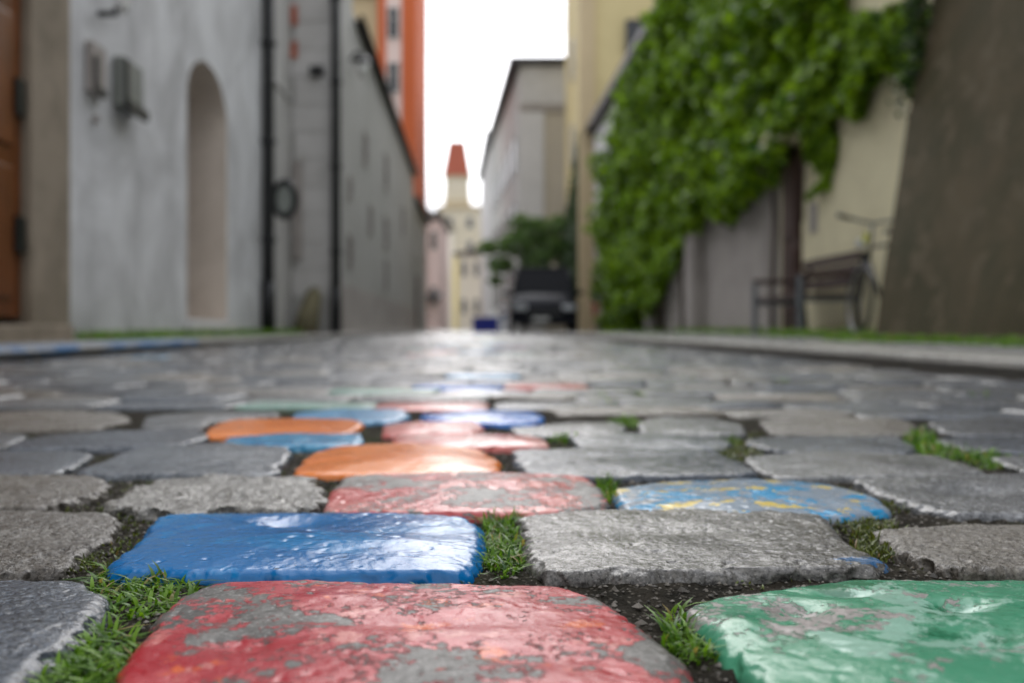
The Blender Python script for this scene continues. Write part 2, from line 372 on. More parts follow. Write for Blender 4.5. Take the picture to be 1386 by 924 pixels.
def stone_arrays(poly, n=64, m=12, seed=0.0, dome=.005, r=.012, rough=1.0, dents=(), zoff=0.0, tilt=(0, 0), bottom=-.045):
    """even quad grid laid over the outline: ring k of the grid has 8k vertices"""
    m = max(2, m); n = 8 * m
    B = smooth_poly(poly, n, seed)
    c = B.mean(0)
    P3 = np.column_stack([B, np.zeros(len(B))])
    fine = m >= 20; r = r * (.62 if m >= 50 else .48); dome = dome * .5
    j = noise3(P3, 28, seed) * .0048 + noise3(P3, 85, seed + 2) * .0026 + (noise3(P3, 260, seed + 5) * .0012 if fine else 0)
    D = B - c; L = np.linalg.norm(D, axis=1, keepdims=True)
    B = c + D * (1 + (j * rough)[:, None] / L); D = B - c; L = np.linalg.norm(D, axis=1)
    # the outline starts near its lower left corner, like the square rings
    ang = np.arctan2(D[:, 1], D[:, 0]); k0 = int(np.argmin(np.abs(ang + 2.6)))
    D = np.roll(D, -k0, 0); L = np.roll(L, -k0)
    if (D[0, 0] * D[1, 1] - D[0, 1] * D[1, 0]) < 0: D = D[::-1]; L = L[::-1]
    g = np.arange(-m, m + 1); I, J = np.meshgrid(g, g, indexing='ij'); I = I.ravel(); J = J.ravel()
    K = np.maximum(np.abs(I), np.abs(J)); Ks = np.maximum(K, 1)
    # position along the square ring, counter-clockwise from the lower left corner
    s_ = np.where(J == -K, (I + K), np.where(I == K, 2 * K + (J + K), np.where(J == K, 4 * K + (K - I), 6 * K + (K - J)))) / (8.0 * Ks)
    s_ = np.where(K == 0, 0, s_ % 1.0)
    f = s_ * n; i0 = np.floor(f).astype(int) % n; w = (f - np.floor(f))[:, None]
    DD = D[i0] * (1 - w) + D[(i0 + 1) % n] * w; LL = np.linalg.norm(DD, axis=1)
    x = K / m; T = 1 - (1 - x) ** (1.25 if m >= 50 else 1.45 if m >= 20 else 2.1)
    X = c[0] + DD[:, 0] * T; Y = c[1] + DD[:, 1] * T
    e = np.clip(LL * (1 - T) / r, 0, 1)
    Z = -r * .95 * (1 - np.sqrt(np.clip(1 - (1 - e) ** 2, 0, 1))) + dome * (1 - T ** 2)
    N = 2 * m + 1; idx = np.arange(N * N).reshape(N, N)
    quads = [np.column_stack([idx[:-1, :-1].ravel(), idx[1:, :-1].ravel(), idx[1:, 1:].ravel(), idx[:-1, 1:].ravel()])]
    rim = np.concatenate([idx[:-1, 0], idx[-1, :-1], idx[1:, -1][::-1], idx[0, 1:][::-1]])     # counter-clockwise
    V = [np.column_stack([X, Y, Z])]; TT = [T]
    sz = np.linspace(-r * .95, bottom, 9 if fine else 3)[1:]
    Lr = np.linalg.norm(DD[rim], axis=1)
    base = N * N; prev = rim
    for k, z in enumerate(sz):
        ff = 1 + (.002 - .55 * abs(z + r)) / Lr
        S = c + DD[rim] * ff[:, None]; V.append(np.column_stack([S, np.full(n, z)])); TT.append(np.ones(n))
        cur = base + k * n + np.arange(n)
        quads.append(np.column_stack([prev, cur, np.roll(cur, -1), np.roll(prev, -1)])); prev = cur
    V = np.vstack(V); top_t = np.concatenate(TT)
    Zc = np.column_stack([V[:, 0], V[:, 1], V[:, 2] * .6])
    dz = noise3(Zc, 11, seed) * .0026 + noise3(Zc, 30, seed + 1) * .0012 * rough
    if m >= 14:
        dz += noise3(Zc, 80, seed + 2) * .0005 * rough
        if fine:
            dz += noise3(Zc, 190, seed + 3) * .0003 * rough - np.clip(noise3(Zc, 150, seed + 6) - .22, 0, 1) * .0030 * rough
            dz -= np.clip(noise3(Zc, 420, seed + 4) - .18, 0, 1) * .0011 * rough
    V[:, 2] += dz + tilt[0] * (V[:, 0] - c[0]) + tilt[1] * (V[:, 1] - c[1])
    for (dx, dy, rx, ry, dep) in dents:
        q = ((V[:, 0] - dx) / rx) ** 2 + ((V[:, 1] - dy) / ry) ** 2
        V[:, 2] -= dep * np.exp(-q * 1.4)
    if m >= 14:      # chips along the rim
        ch = np.clip(noise3(V, 95, seed + 9) - .03, 0, 1) * .010 * rough * np.clip((top_t - .9) * 10, 0, 1)
        dirs = np.column_stack([V[:, 0] - c[0], V[:, 1] - c[1]]); dl = np.linalg.norm(dirs, axis=1) + 1e-6
        V[:, :2] -= dirs / dl[:, None] * ch[:, None]; V[:, 2] -= ch * .3
    V[:, 2] += zoff
    return V, None, np.vstack(quads), c

STONE_POLYS = []      # world outlines of every stone, to keep grass in the joints
def make_stone(name, poly, mat, label, group=None, **kw):
    V, tri, quads, c = stone_arrays(poly, **kw)
    STONE_POLYS.append(np.asarray(poly, float))
    V = V - np.array([c[0], c[1], 0])
    me = npmesh(name, V, [quads])
    o = link(name, me, mat, None, (c[0], c[1], 0))
    return tag(o, label, 'cobblestone', group)

def px_poly(pts):
    ys = [p[1] for p in pts]; mid = (min(ys) + max(ys)) / 2
    out = []
    for x, y in pts:
        if y > mid and y < 940: y = 444 + (y - 444) * (.972 if y > 760 else .985 if y > 685 else .998)      # the rim lies above and behind the foot of the front face
        out.append(ground(x, y))
    return out
def dent(px, py, rx, ry, dep):
    g = ground(px, py); return (g[0], g[1], rx, ry, dep)

# name, material, label, outline in photograph pixels on the plane of the stone tops, options
S = [
 ('A', 'cobblestone', 'cool', 'smooth cool grey cobblestone cut by the lower left corner, beside the grass',
  [(-330, 784), (60, 781), (125, 784), (158, 801), (138, 842), (96, 880), (52, 924), (-30, 1010), (-500, 1010)], dict(dome=.008, r=.020)),
 ('A', 'painted_cobblestone', 'red', 'large crimson painted cobblestone with flaking grey and orange patches, nearest of all',
  [(288, 784), (420, 780), (600, 784), (765, 787), (835, 812), (890, 858), (935, 905), (975, 1000), (125, 1000), (150, 922), (165, 890), (195, 845), (240, 800)],
  dict(dome=.009, r=.016, dents=[dent(560, 850, .05, .012, .0025), dent(330, 880, .02, .015, .003), dent(700, 900, .03, .012, .0025), dent(450, 820, .02, .01, -.002)])),
 ('A', 'painted_cobblestone', 'green', 'big green painted cobblestone with pale dents in the lower right corner',
  [(908, 822), (960, 806), (1040, 795), (1130, 783), (1386, 779), (1500, 782), (1640, 800), (1760, 1010), (1075, 1010), (1008, 924), (985, 890), (940, 850)],
  dict(dome=.008, r=.016, dents=[dent(1080, 830, .013, .012, .005), dent(1290, 822, .018, .012, .006), dent(1140, 808, .02, .008, .004), dent(1000, 850, .012, .02, -.003), dent(1330, 870, .03, .02, .004)])),
 ('B', 'cobblestone', 'warm', 'rough brownish grey cobblestone at the left edge above the smooth corner stone',
  [(-170, 692), (60, 690), (150, 691), (173, 703), (150, 725), (118, 750), (80, 780), (-100, 783), (-240, 783)], dict(dome=.004, r=.010, rough=1.5)),
 ('B', 'painted_cobblestone', 'blue', 'glossy royal blue painted cobblestone with a dimple in its far side',
  [(212, 697), (330, 692), (560, 693), (635, 698), (658, 715), (660, 745), (643, 784), (430, 785), (260, 786), (150, 783), (140, 768), (172, 745), (190, 720)],
  dict(dome=.0075, r=.013, dents=[dent(392, 708, .030, .020, .006), dent(350, 712, .008, .01, -.003), dent(520, 740, .05, .02, -.002)])),
 ('B', 'cobblestone', 'smeared', 'damp bare grey cobblestone between the royal blue and the flat right edge one',
  [(692, 699), (760, 688), (1000, 686), (1112, 690), (1150, 730), (1205, 768), (1190, 777), (1000, 782), (900, 784), (740, 784), (712, 768), (706, 735)],
  dict(dome=.006, r=.013, rough=1.2, dents=[dent(890, 722, .045, .018, .0035), dent(980, 735, .02, .02, .002), dent(780, 740, .03, .02, -.0015)])),
 ('B', 'cobblestone', 'warm', 'flat grey cobblestone cut by the right edge above the big green painted one',
  [(1174, 713), (1290, 708), (1500, 706), (1660, 775), (1386, 779), (1290, 779), (1250, 766), (1210, 742)], dict(dome=.004, r=.011, rough=1.3)),
 ('C', 'cobblestone', 'warm', 'broken brown grey cobblestone with mossy top at the left edge',
  [(-130, 642), (60, 640), (130, 642), (150, 654), (122, 670), (60, 689), (-190, 691)], dict(dome=.004, r=.012, rough=1.8)),
 ('C', 'cobblestone', 'rough', 'wet broken cobblestone glittering behind the left half of the royal blue one',
  [(210, 646), (300, 641), (418, 642), (438, 655), (434, 692), (170, 694), (138, 688), (175, 664)], dict(dome=.002, r=.012, rough=3.0, dents=[dent(330, 668, .06, .02, .006)])),
 ('C', 'painted_cobblestone', 'red_far', 'cobblestone with red paint half worn away, directly behind the royal blue one',
  [(470, 642), (640, 637), (790, 641), (812, 658), (822, 686), (700, 697), (500, 697), (440, 694), (452, 664)], dict(dome=.007, r=.012, rough=1.4)),
 ('C', 'painted_cobblestone', 'mottle', 'grey cobblestone mottled with light blue and yellow paint',
  [(830, 660), (900, 649), (1010, 646), (1120, 655), (1180, 670), (1206, 690), (1150, 700), (1000, 702), (850, 697)], dict(dome=.008, r=.012)),
 ('C', 'cobblestone', 'mid', 'hollowed grey cobblestone at the right edge, beside the mottled blue and yellow one',
  [(1152, 646), (1386, 640), (1500, 641), (1580, 697), (1386, 699), (1290, 698), (1232, 681), (1190, 665)], dict(dome=.004, r=.012, dents=[dent(1330, 664, .05, .03, .006)])),
 ('D', 'cobblestone', 'cool', 'small pale grey cobblestone at the left edge in the fourth row',
  [(-150, 612), (90, 609), (126, 612), (104, 630), (70, 641), (-210, 642)], dict()),
 ('D', 'cobblestone', 'cool', 'smooth bluish grey cobblestone left of the nearer orange one',
  [(188, 602), (300, 599), (385, 602), (394, 610), (372, 641), (116, 641), (108, 637), (150, 618)], dict(dome=.006)),
 ('D', 'painted_cobblestone', 'orange', 'nearer orange painted cobblestone, bright with sky glare on its right half',
  [(452, 604), (560, 599), (650, 607), (674, 624), (672, 641), (400, 641), (404, 630), (426, 612)], dict(dome=.008)),
 ('D', 'cobblestone', 'cool', 'smooth bluish grey cobblestone right of the nearer orange one',
  [(697, 608), (800, 604), (950, 605), (1000, 624), (1024, 643), (720, 643), (698, 626)], dict(dome=.005)),
 ('D', 'cobblestone', 'mid', 'long thin grey cobblestone behind the hollowed one at the right edge',
  [(1004, 615), (1100, 610), (1270, 616), (1335, 637), (1290, 643), (1050, 646), (1024, 632)], dict(dome=.005)),
 ('D', 'cobblestone', 'mid', 'pale cobblestone running off the right edge beside the bright moss strip',
  [(1335, 617), (1470, 613), (1600, 641), (1420, 643), (1380, 636)], dict()),
 ('E', 'cobblestone', 'mid', 'sliver of grey cobblestone cut by the left edge in the fifth row',
  [(-130, 585), (0, 583), (40, 588), (0, 608), (-190, 609)], dict()),
 ('E', 'cobblestone', 'cool', 'broad smooth grey cobblestone left of the further orange one',
  [(60, 588), (150, 582), (270, 581), (282, 590), (235, 603), (10, 608), (20, 600)], dict()),
 ('E', 'painted_cobblestone', 'cyan', 'turquoise blue painted cobblestone squeezed between the two orange ones',
  [(312, 590), (400, 586), (485, 586), (492, 597), (472, 604), (380, 604), (300, 600)], dict()),
 ('E', 'painted_cobblestone', 'pink', 'long pink painted cobblestone behind the right half of the nearer orange one',
  [(540, 587), (640, 585), (715, 587), (738, 594), (740, 604), (548, 606), (532, 596)], dict()),
 ('E', 'cobblestone', 'cool', 'long grey cobblestone right of the pink one, a moss tuft at its left end',
  [(768, 590), (860, 586), (965, 588), (990, 600), (978, 607), (790, 608)], dict()),
 ('E', 'cobblestone', 'cool', 'straight grey cobblestone left of the bright moss strip on the right',
  [(1012, 594), (1100, 589), (1212, 590), (1240, 604), (1232, 613), (1060, 612), (1012, 602)], dict()),
 ('E', 'cobblestone', 'cool', 'bluish cobblestone cut by the right edge above the bright moss strip',
  [(1264, 593), (1386, 589), (1500, 591), (1560, 612), (1386, 612), (1305, 607)], dict()),
 ('F', 'cobblestone', 'warm', 'brownish cobblestone by the left edge in the sixth row',
  [(-60, 560), (60, 555), (150, 556), (178, 566), (130, 580), (-100, 582)], dict()),
 ('F', 'cobblestone', 'mid', 'small grey cobblestone left of the further orange one, in the sixth row',
  [(200, 562), (290, 556), (372, 557), (380, 562), (290, 569), (272, 580), (190, 579)], dict()),
 ('F', 'painted_cobblestone', 'orange', 'further orange painted cobblestone, a thin bright strip',
  [(290, 575), (315, 568), (400, 566), (484, 568), (492, 573), (470, 587), (400, 588), (278, 589)], dict(dome=.007)),
 ('F', 'painted_cobblestone', 'sky', 'light blue painted cobblestone directly behind the further orange one',
  [(398, 558), (470, 553), (545, 553), (554, 562), (538, 569), (495, 571), (400, 564)], dict()),
 ('F', 'painted_cobblestone', 'pink', 'dark pink painted cobblestone between the orange and cobalt blue ones',
  [(520, 575), (560, 570), (640, 569), (656, 577), (640, 586), (518, 588)], dict()),
 ('F', 'painted_cobblestone', 'cobalt', 'thin cobalt blue painted cobblestone in the middle of the street',
  [(570, 560), (640, 555), (722, 556), (738, 565), (722, 573), (665, 573), (580, 568)], dict()),
 ('F', 'cobblestone', 'mid', 'shiny grey cobblestone just right of the cobalt blue one',
  [(690, 578), (760, 571), (830, 570), (848, 577), (846, 588), (700, 589)], dict()),
 ('F', 'cobblestone', 'mid', 'grey cobblestone in the sixth row, two to the right of the cobalt blue one',
  [(862, 571), (900, 563), (960, 564), (1004, 574), (1010, 588), (870, 588)], dict()),
 ('F', 'cobblestone', 'warm', 'warm grey cobblestone in the sixth row behind the straight grey one',
  [(1026, 569), (1100, 563), (1215, 564), (1240, 575), (1236, 588), (1050, 589)], dict()),
 ('F', 'cobblestone', 'mid', 'grey cobblestone at the right edge in the sixth row',
  [(1255, 570), (1350, 563), (1480, 563), (1540, 588), (1290, 589)], dict()),
]
ROWS = {}
for i, (row, nm, mt, lab, pts, kw) in enumerate(S):
    poly = px_poly(pts)
    n, m = (0, 95) if row in 'AB' else (0, 64) if row == 'C' else (0, 32)
    if row in 'CDEF':
        q0 = np.mean(poly, 0); poly = [tuple(q0 + (np.array(p) - q0) * 1.03) for p in poly]
    args = dict(n=n, m=m, seed=i + 1.3, dome=.006, r=.011); args.update(kw)
    if mt in ('red', 'blue', 'green', 'mottle', 'orange', 'red_far'): args['rough'] = args.get('rough', 1) * .75
    make_stone(nm, poly, M[mt], lab, 'cobblestones of the street paving', **args)
    xs = [p[0] for p in poly]
    a = ROWS.setdefault(row, [9, -9]); a[0] = min(a[0], min(xs)); a[1] = max(a[1], max(xs))

# generated rows
rnd = random.Random(11)
UL, UR = -1.77, 1.34
def row_stones(d0, d1, xa, xb, wmin=.17, wmax=.28, gap=.008):
    out = []; x = xa
    sl = rnd.uniform(-.02, .02)
    while x < xb - .07:
        w = rnd.uniform(wmin, wmax); x1 = min(x + w, xb)
        if xb - x1 < .09: x1 = xb
        j = lambda s=.010: rnd.uniform(-s, s) * .6
        nx = sl
        out.append([(x + gap / 2 + j(), d0 + gap / 2 + j(.008)), ((x + x1) / 2, d0 + gap / 2 + j(.006)), (x1 - gap / 2 + j(), d0 + gap / 2 + j(.008)),
                    (x1 - gap / 2 + j() + .004, (d0 + d1) / 2),
                    (x1 - gap / 2 + nx + j(), d1 - gap / 2 + j(.008)), ((x + x1) / 2, d1 - gap / 2 + j(.006)), (x + gap / 2 + nx + j(), d1 - gap / 2 + j(.008)),
                    (x + gap / 2 + j() - .004, (d0 + d1) / 2)])
        x = x1
    return out
stuffV = []; stuffT = []; stuffQ = []; stuffM = []; nv = 0
def add_stuff(poly, seed, n=20, m=4, mi=0):
    global nv
    V, t, q, c = stone_arrays(poly, n=n, m=(6 if m > 4 else 4 if m > 2 else 2), seed=seed, dome=rnd.uniform(.003, .007), r=.012, zoff=rnd.uniform(-.003, .003))
    stuffV.append(V); stuffQ.append(q + nv); nv += len(V); stuffM.append((len(q), mi))
# fillers beside the hand-laid rows
rowd = {'A': (.33, .515), 'B': (.525, .70), 'C': (.715, .885), 'D': (.90, 1.10), 'E': (1.11, 1.28), 'F': (1.29, 1.62)}
for k, (d0, d1) in rowd.items():
    xa, xb = ROWS[k]
    for poly in row_stones(d0, d1, UL - SL * d0, xa - .01) + row_stones(d0, d1, xb + .01, UR - SL * d0):
        add_stuff(poly, rnd.uniform(0, 90), 40, 8)
for d0 in (-.9, -.72, -.54, -.36, -.18, 0.0, .165):      # behind and under the lens
    for poly in row_stones(d0, d0 + .17, UL, UR): add_stuff(poly, rnd.uniform(0, 90), 20, 4)
# painted ones further up, nearest stone to each pixel
special = [((625, 522), 'cobalt', 'blurred cobblestone half blue half white in the middle of the street'),
           ((690, 509), 'sky', 'pale blue cobblestone further up the middle of the street'),
           ((720, 523), 'pink', 'faded pink cobblestone right of the street middle, beyond the blue and white one'),
           ((500, 535), 'mint', 'pale green cobblestone behind the light blue painted one'),
           ((470, 545), 'mint', 'second pale green cobblestone, left behind the light blue painted one'),
           ((610, 545), 'pink', 'pale pink cobblestone directly behind the cobalt blue one'),
           ((650, 535), 'white', 'whitish painted cobblestone in the middle of the street, wet glare put into its colour'),
           ((192, 484), 'cyan', 'turquoise cobblestone beside the left kerb, far from the painted row'),
           ((1010, 548), 'cool', 'bluish cobblestone in the seventh row near the moss tufts on the right')]
cand = []; d = 1.635
for poly in row_stones(1.475, 1.63, ground(748, 560)[0], UR - SL * 1.5):
    cx = sum(q[0] for q in poly) / 8; cy = sum(q[1] for q in poly) / 8; cand.append((poly, cx, cy, 693 + F * cx / cy, 444 + F * H / cy))
kcount = 0
while d < 62:
    p = rnd.uniform(.155, .185) if d < 12 else rnd.uniform(.2, .26)
    ur = UR if d < 20 else 3.75
    ul = UL if d < 44 else -2.5
    if d > 44: ur = 2.1 - (d - 45) * .05
    wa = 1.0 if d < 12 else 1.35
    for poly in row_stones(d, d + p, ul - SL * d, ur - SL * d, .16 * wa, .27 * wa):
        cx = sum(q[0] for q in poly) / 8; cy = sum(q[1] for q in poly) / 8
        cand.append((poly, cx, cy, 693 + F * cx / cy, 444 + F * H / cy))
    d += p
chosen = {}
for (px, py), mt, lab in special:
    best = min(range(len(cand)), key=lambda i: (999 if i in chosen else 0) + math.hypot((cand[i][3] - px) / 60, (cand[i][4] - py) / 5))
    chosen[best] = (mt, lab)
vis = [i for i in range(len(cand)) if -20 < cand[i][3] < 1406]
indiv = set(vis[:255]) | set(chosen)
for i, (poly, cx, cy, px, py) in enumerate(cand):
    sd = rnd.uniform(0, 99)
    if i in indiv:
        mt, lab = chosen.get(i, (rnd.choice(['cool', 'mid', 'mid', 'warm']), 'plain grey cobblestone in the blurred middle stretch of the street'))
        make_stone('painted_cobblestone' if i in chosen and mt != 'cool' else 'cobblestone', poly, M[mt], lab,
                   'cobblestones of the street paving' if i in chosen else 'plain grey cobblestones in the blurred middle stretch', n=0, m=9, seed=sd, dome=rnd.uniform(.004, .008), r=.013,
                   zoff=rnd.uniform(-.004, .003), tilt=(rnd.uniform(-.02, .02), rnd.uniform(-.02, .02)))
    else:
        u = cx + SL * cy; mi = 0
        if abs(u - .0) < .35 and cy < 20 and rnd.random() < .35: mi = rnd.choice([1, 2, 3, 4])
        if abs(cx - -.0) < 99 and rnd.random() < .004 and cy < 14: mi = 1
        lo = cy > 9
        add_stuff(poly, sd, 12 if lo else 20, 2 if lo else 4, mi)
me = npmesh('cobble_paving', np.vstack(stuffV), [np.vstack(stuffQ)])
mi_q = np.concatenate([np.full(b, mi) for b, mi in stuffM])
o = link('cobble_paving', me, [M['far'], M['sky'], M['pink'], M['mint'], M['white']])
me.polygons.foreach_set('material_index', mi_q.astype(np.int32))
tag(o, 'mass of small grey cobblestones paving the far end of the narrow street', 'paving', kind='stuff')

# ------------------------------------------------------------------ ground between the stones
def soil():
    fx = np.arange(-.62, .621, .0042); xs = np.concatenate([np.linspace(-2.6, -.62, 40)[:-1], fx, np.linspace(.62, 4.2, 50)[1:]])
    fy = np.arange(.33, .95, .0042); ys = np.concatenate([np.linspace(-1.2, .33, 30)[:-1], fy, np.linspace(.95, 2.5, 120)[1:], np.linspace(2.5, 70, 120)[1:]])
    X, Y = np.meshgrid(xs, ys); P = np.column_stack([X.ravel(), Y.ravel(), np.zeros(X.size)])
    z = -.0065 + fbm(P, 14, 2, 4) * .004 + fbm(P, 90, 3, 6) * .0035
    uu = P[:, 0] + SL * P[:, 1]; z = z - .03 * (np.abs(uu - 1.362) < .03) - .03 * (np.abs(uu + 1.795) < .03)
    P[:, 2] = np.where((P[:, 1] < 2.5), z, -.015); P[:, 0] -= SL * P[:, 1] * (P[:, 1] > 2.5)
    a, b = len(ys), len(xs); idx = np.arange(a * b).reshape(a, b)
    q = np.column_stack([idx[:-1, :-1].ravel(), idx[:-1, 1:].ravel(), idx[1:, 1:].ravel(), idx[1:, :-1].ravel()])
    tag(link('road', npmesh('road', P, [q]), M['soil']), kind='structure')
soil()
g = MB(); g.add([(-600, -100, -.06), (600, -100, -.06), (600, 900, -.06), (-600, 900, -.06)], [(0, 1, 2, 3)])
tag(g.build('ground', M['earth']), kind='structure')

def inside_any(X, Y):
    """which points lie on a stone"""
    hit = np.zeros(len(X), bool)
    for P in STONE_POLYS:
        x0, y0 = P.min(0) - .01; x1, y1 = P.max(0) + .01
        k = np.where((X > x0) & (X < x1) & (Y > y0) & (Y < y1) & ~hit)[0]
        if not len(k): continue
        c = P.mean(0); Q = c + (P - c) * .965
        ins = np.zeros(len(k), bool); px, py = X[k], Y[k]
        for a in range(len(Q)):
            xa, ya = Q[a]; xb, yb = Q[(a + 1) % len(Q)]
            cr = ((ya > py) != (yb > py)); 
            with np.errstate(divide='ignore', invalid='ignore'):
                t = (xb - xa) * (py - ya) / (yb - ya) + xa
            ins ^= cr & (px < t)
        hit[k[ins]] = True
    return hit

def blades(bx, by, bz, length, width, rs, lean=.5):
    kp = rs.uniform(0, 1, len(bx)) < .55; bx, by, bz = bx[kp], by[kp], bz[kp]
    n = len(bx); a = rs.uniform(0, 2 * np.pi, n); L = length * (.3 + .95 * rs.uniform(0, 1, n) ** 1.8); w = width * 1.25 * rs.uniform(.6, 1.3, n)
    le = lean * rs.uniform(.3, 1.9, n); dx, dy = np.cos(a), np.sin(a); tx, ty = -dy, dx
    V = []; 
    for s, ws in ((0, .8), (.35, 1.0), (.7, .75), (1.0, .08)):
        h = L * (s - .25 * le * s * s); o = L * le * s * s
        cx = bx + dx * o; cy = by + dy * o; cz = bz + h
        V.append(np.column_stack([cx - tx * w * ws / 2, cy - ty * w * ws / 2, cz])); V.append(np.column_stack([cx + tx * w * ws / 2, cy + ty * w * ws / 2, cz]))
    V = np.stack(V, 1).reshape(-1, 3); b = np.arange(n)[:, None] * 8
    q = np.vstack([b + np.array([[0, 1, 3, 2]]), b + np.array([[2, 3, 5, 4]]), b + np.array([[4, 5, 7, 6]])])
    return V, q
def blade_mesh(name, parts, mats, label, cat):
    V = []; Q = []; MI = []; n = 0
    for (v, q, mi) in parts:
        V.append(v); Q.append(q + n); n += len(v); MI.append(np.full(len(q), mi))
    me = npmesh(name, np.vstack(V), [np.vstack(Q)]); o = link(name, me, mats)
    me.polygons.foreach_set('material_index', np.concatenate(MI).astype(np.int32))
    return tag(o, label, cat, kind='stuff')

rs = np.random.RandomState(5)
def blob(px, py, rx, ry, n):
    t = rs.uniform(0, 2 * np.pi, n); q = np.sqrt(rs.uniform(0, 1, n))
    P = [ground(px + rx * a * math.cos(b), max(462, py + ry * a * math.sin(b)), -.01) for a, b in zip(q, t)]
    X = np.array([p[0] for p in P]); Y = np.array([p[1] for p in P])
    ok = ~inside_any(X, Y); return X[ok], Y[ok]
gp = []
for (px, py, rx, ry, n, L, w, ln, mi) in [
    (195, 815, 75, 40, 1500, .0075, .0015, 1.4, 0), (215, 790, 45, 12, 260, .011, .0015, 1.2, 0),
    (110, 905, 80, 45, 1700, .0085, .0017, 1.4, 0), (60, 950, 80, 40, 700, .0085, .0017, 1.4, 0),
    (683, 748, 34, 42, 1700, .0085, .0012, 1.2, 0), (680, 712, 30, 14, 300, .010, .0010, .7, 0),
    (932, 790, 16, 6, 26, .020, .0012, .8, 0), (945, 885, 48, 28, 600, .009, .0014, 1.0, 0), (915, 860, 20, 20, 120, .010, .0014, .9, 0),
    (95, 772, 40, 14, 420, .008, .0010, .9, 1), (150, 735, 40, 40, 900, .004, .0012, .8, 1),
    (1165, 722, 40, 14, 700, .005, .0011, .8, 1), (1195, 745, 45, 24, 1300, .007, .0010, .8, 1), (1240, 692, 60, 10, 600, .004, .0012, .8, 1),
    (822, 668, 16, 20, 400, .010, .0012, .7, 0), (1120, 712, 30, 12, 200, .006, .0012, .8, 1),
    (1000, 618, 34, 14, 700, .011, .0016, .8, 1), (985, 605, 20, 8, 300, .010, .0016, .8, 0), (1245, 605, 22, 16, 900, .014, .0018, .8, 0),
    (1300, 620, 55, 12, 1100, .012, .0018, .8, 0), (1350, 634, 40, 8, 500, .010, .0018, .8, 0),
    (757, 597, 24, 8, 500, .013, .0018, .8, 0), (845, 578, 20, 8, 400, .012, .002, .8, 0),
    (818, 545, 18, 6, 400, .016, .0022, .8, 0), (860, 540, 18, 4, 200, .012, .0022, .8, 0), (990, 536, 16, 6, 300, .016, .0024, .8, 0), (1058, 520, 12, 4, 260, .018, .003, .8, 0),
    (935, 517, 12, 4, 200, .016, .003, .8, 0), (1325, 540, 16, 5, 260, .014, .003, .8, 0), (700, 545, 20, 3, 100, .01, .002, .8, 1),
    (135, 507, 16, 4, 160, .014, .003, .8, 1), (390, 690, 60, 8, 200, .004, .001, .8, 1), (250, 655, 60, 20, 300, .004, .001, .8, 1), (30, 655, 60, 14, 300, .004, .0012, .8, 1)]:
    X, Y = blob(px, py, rx, ry, n)
    v, q = blades(X, Y, np.full(len(X), -.0058) + rs.uniform(-.003, .002, len(X)), L, w, rs, ln)
    gp.append((v, q, mi))
# thin moss everywhere in the near joints
X = rs.uniform(-.6, .6, 60000); Y = rs.uniform(.36, 1.3, 60000)
nz = fbm(np.column_stack([X, Y, X * 0]), 9, 3, 8); k = nz > .12; X, Y = X[k], Y[k]
k = ~inside_any(X, Y); X, Y = X[k], Y[k]
v, q = blades(X, Y, np.full(len(X), -.0062), .0034, .0012, rs, .9); gp.append((v, q, 1))
# tufts in the far joints
X = rs.uniform(-3, 1.6, 30000); Y = 1.6 + 7 * rs.uniform(0, 1, 30000) ** 1.3
nz = fbm(np.column_stack([X, Y, X * 0]), 2.6, 3, 9); k = nz > .30; X, Y = X[k], Y[k]; k = ~inside_any(X, Y); X, Y = X[k], Y[k]
v, q = blades(X, Y, np.full(len(X), -.013), .014, .003, rs, .8); gp.append((v, q, 1))
blade_mesh('grass', gp, [M['grass'], M['moss']], 'green grass and moss growing in the joints between the cobblestones', 'grass')

# grit grains in the joints
def grains():
    N = 26000; X = rs.uniform(-.6, .6, N); Y = .34 + .75 * rs.uniform(0, 1, N) ** 1.3
    k = ~inside_any(X, Y); X, Y = X[k], Y[k]; n = len(X)
    P = np.column_stack([X, Y, np.zeros(n)]); z = -.0065 + fbm(P, 14, 2, 4) * .004 + fbm(P, 90, 3, 6) * .0035
    s = rs.uniform(.0005, .0016, n) * (1 + 1.3 * (rs.uniform(0, 1, n) > .96))
    oct_ = np.array([[1, 0, 0], [0, 1, 0], [-1, 0, 0], [0, -1, 0], [0, 0, .8], [0, 0, -.8]], float)
    J = rs.uniform(.6, 1.3, (n, 6, 1)); V = (oct_[None] * J * s[:, None, None]) + np.column_stack([X, Y, z + s * .3])[:, None, :]
    tri = np.array([[0, 1, 4], [1, 2, 4], [2, 3, 4], [3, 0, 4], [1, 0, 5], [2, 1, 5], [3, 2, 5], [0, 3, 5]])
    T = (np.arange(n)[:, None, None] * 6 + tri[None]).reshape(-1, 3)
    t = NT('grit'); g_ = t.nd('ShaderNodeNewGeometry'); c = t.mix(g_.outputs['Random Per Island'], (.03, .028, .024), (.24, .22, .19)); t.set(c, .6)
    tag(link('gravel', npmesh('gravel', V.reshape(-1, 3), [T], False), t.m), 'fine dark grit lying in the joints between the near cobblestones', 'grit', kind='stuff')
grains()

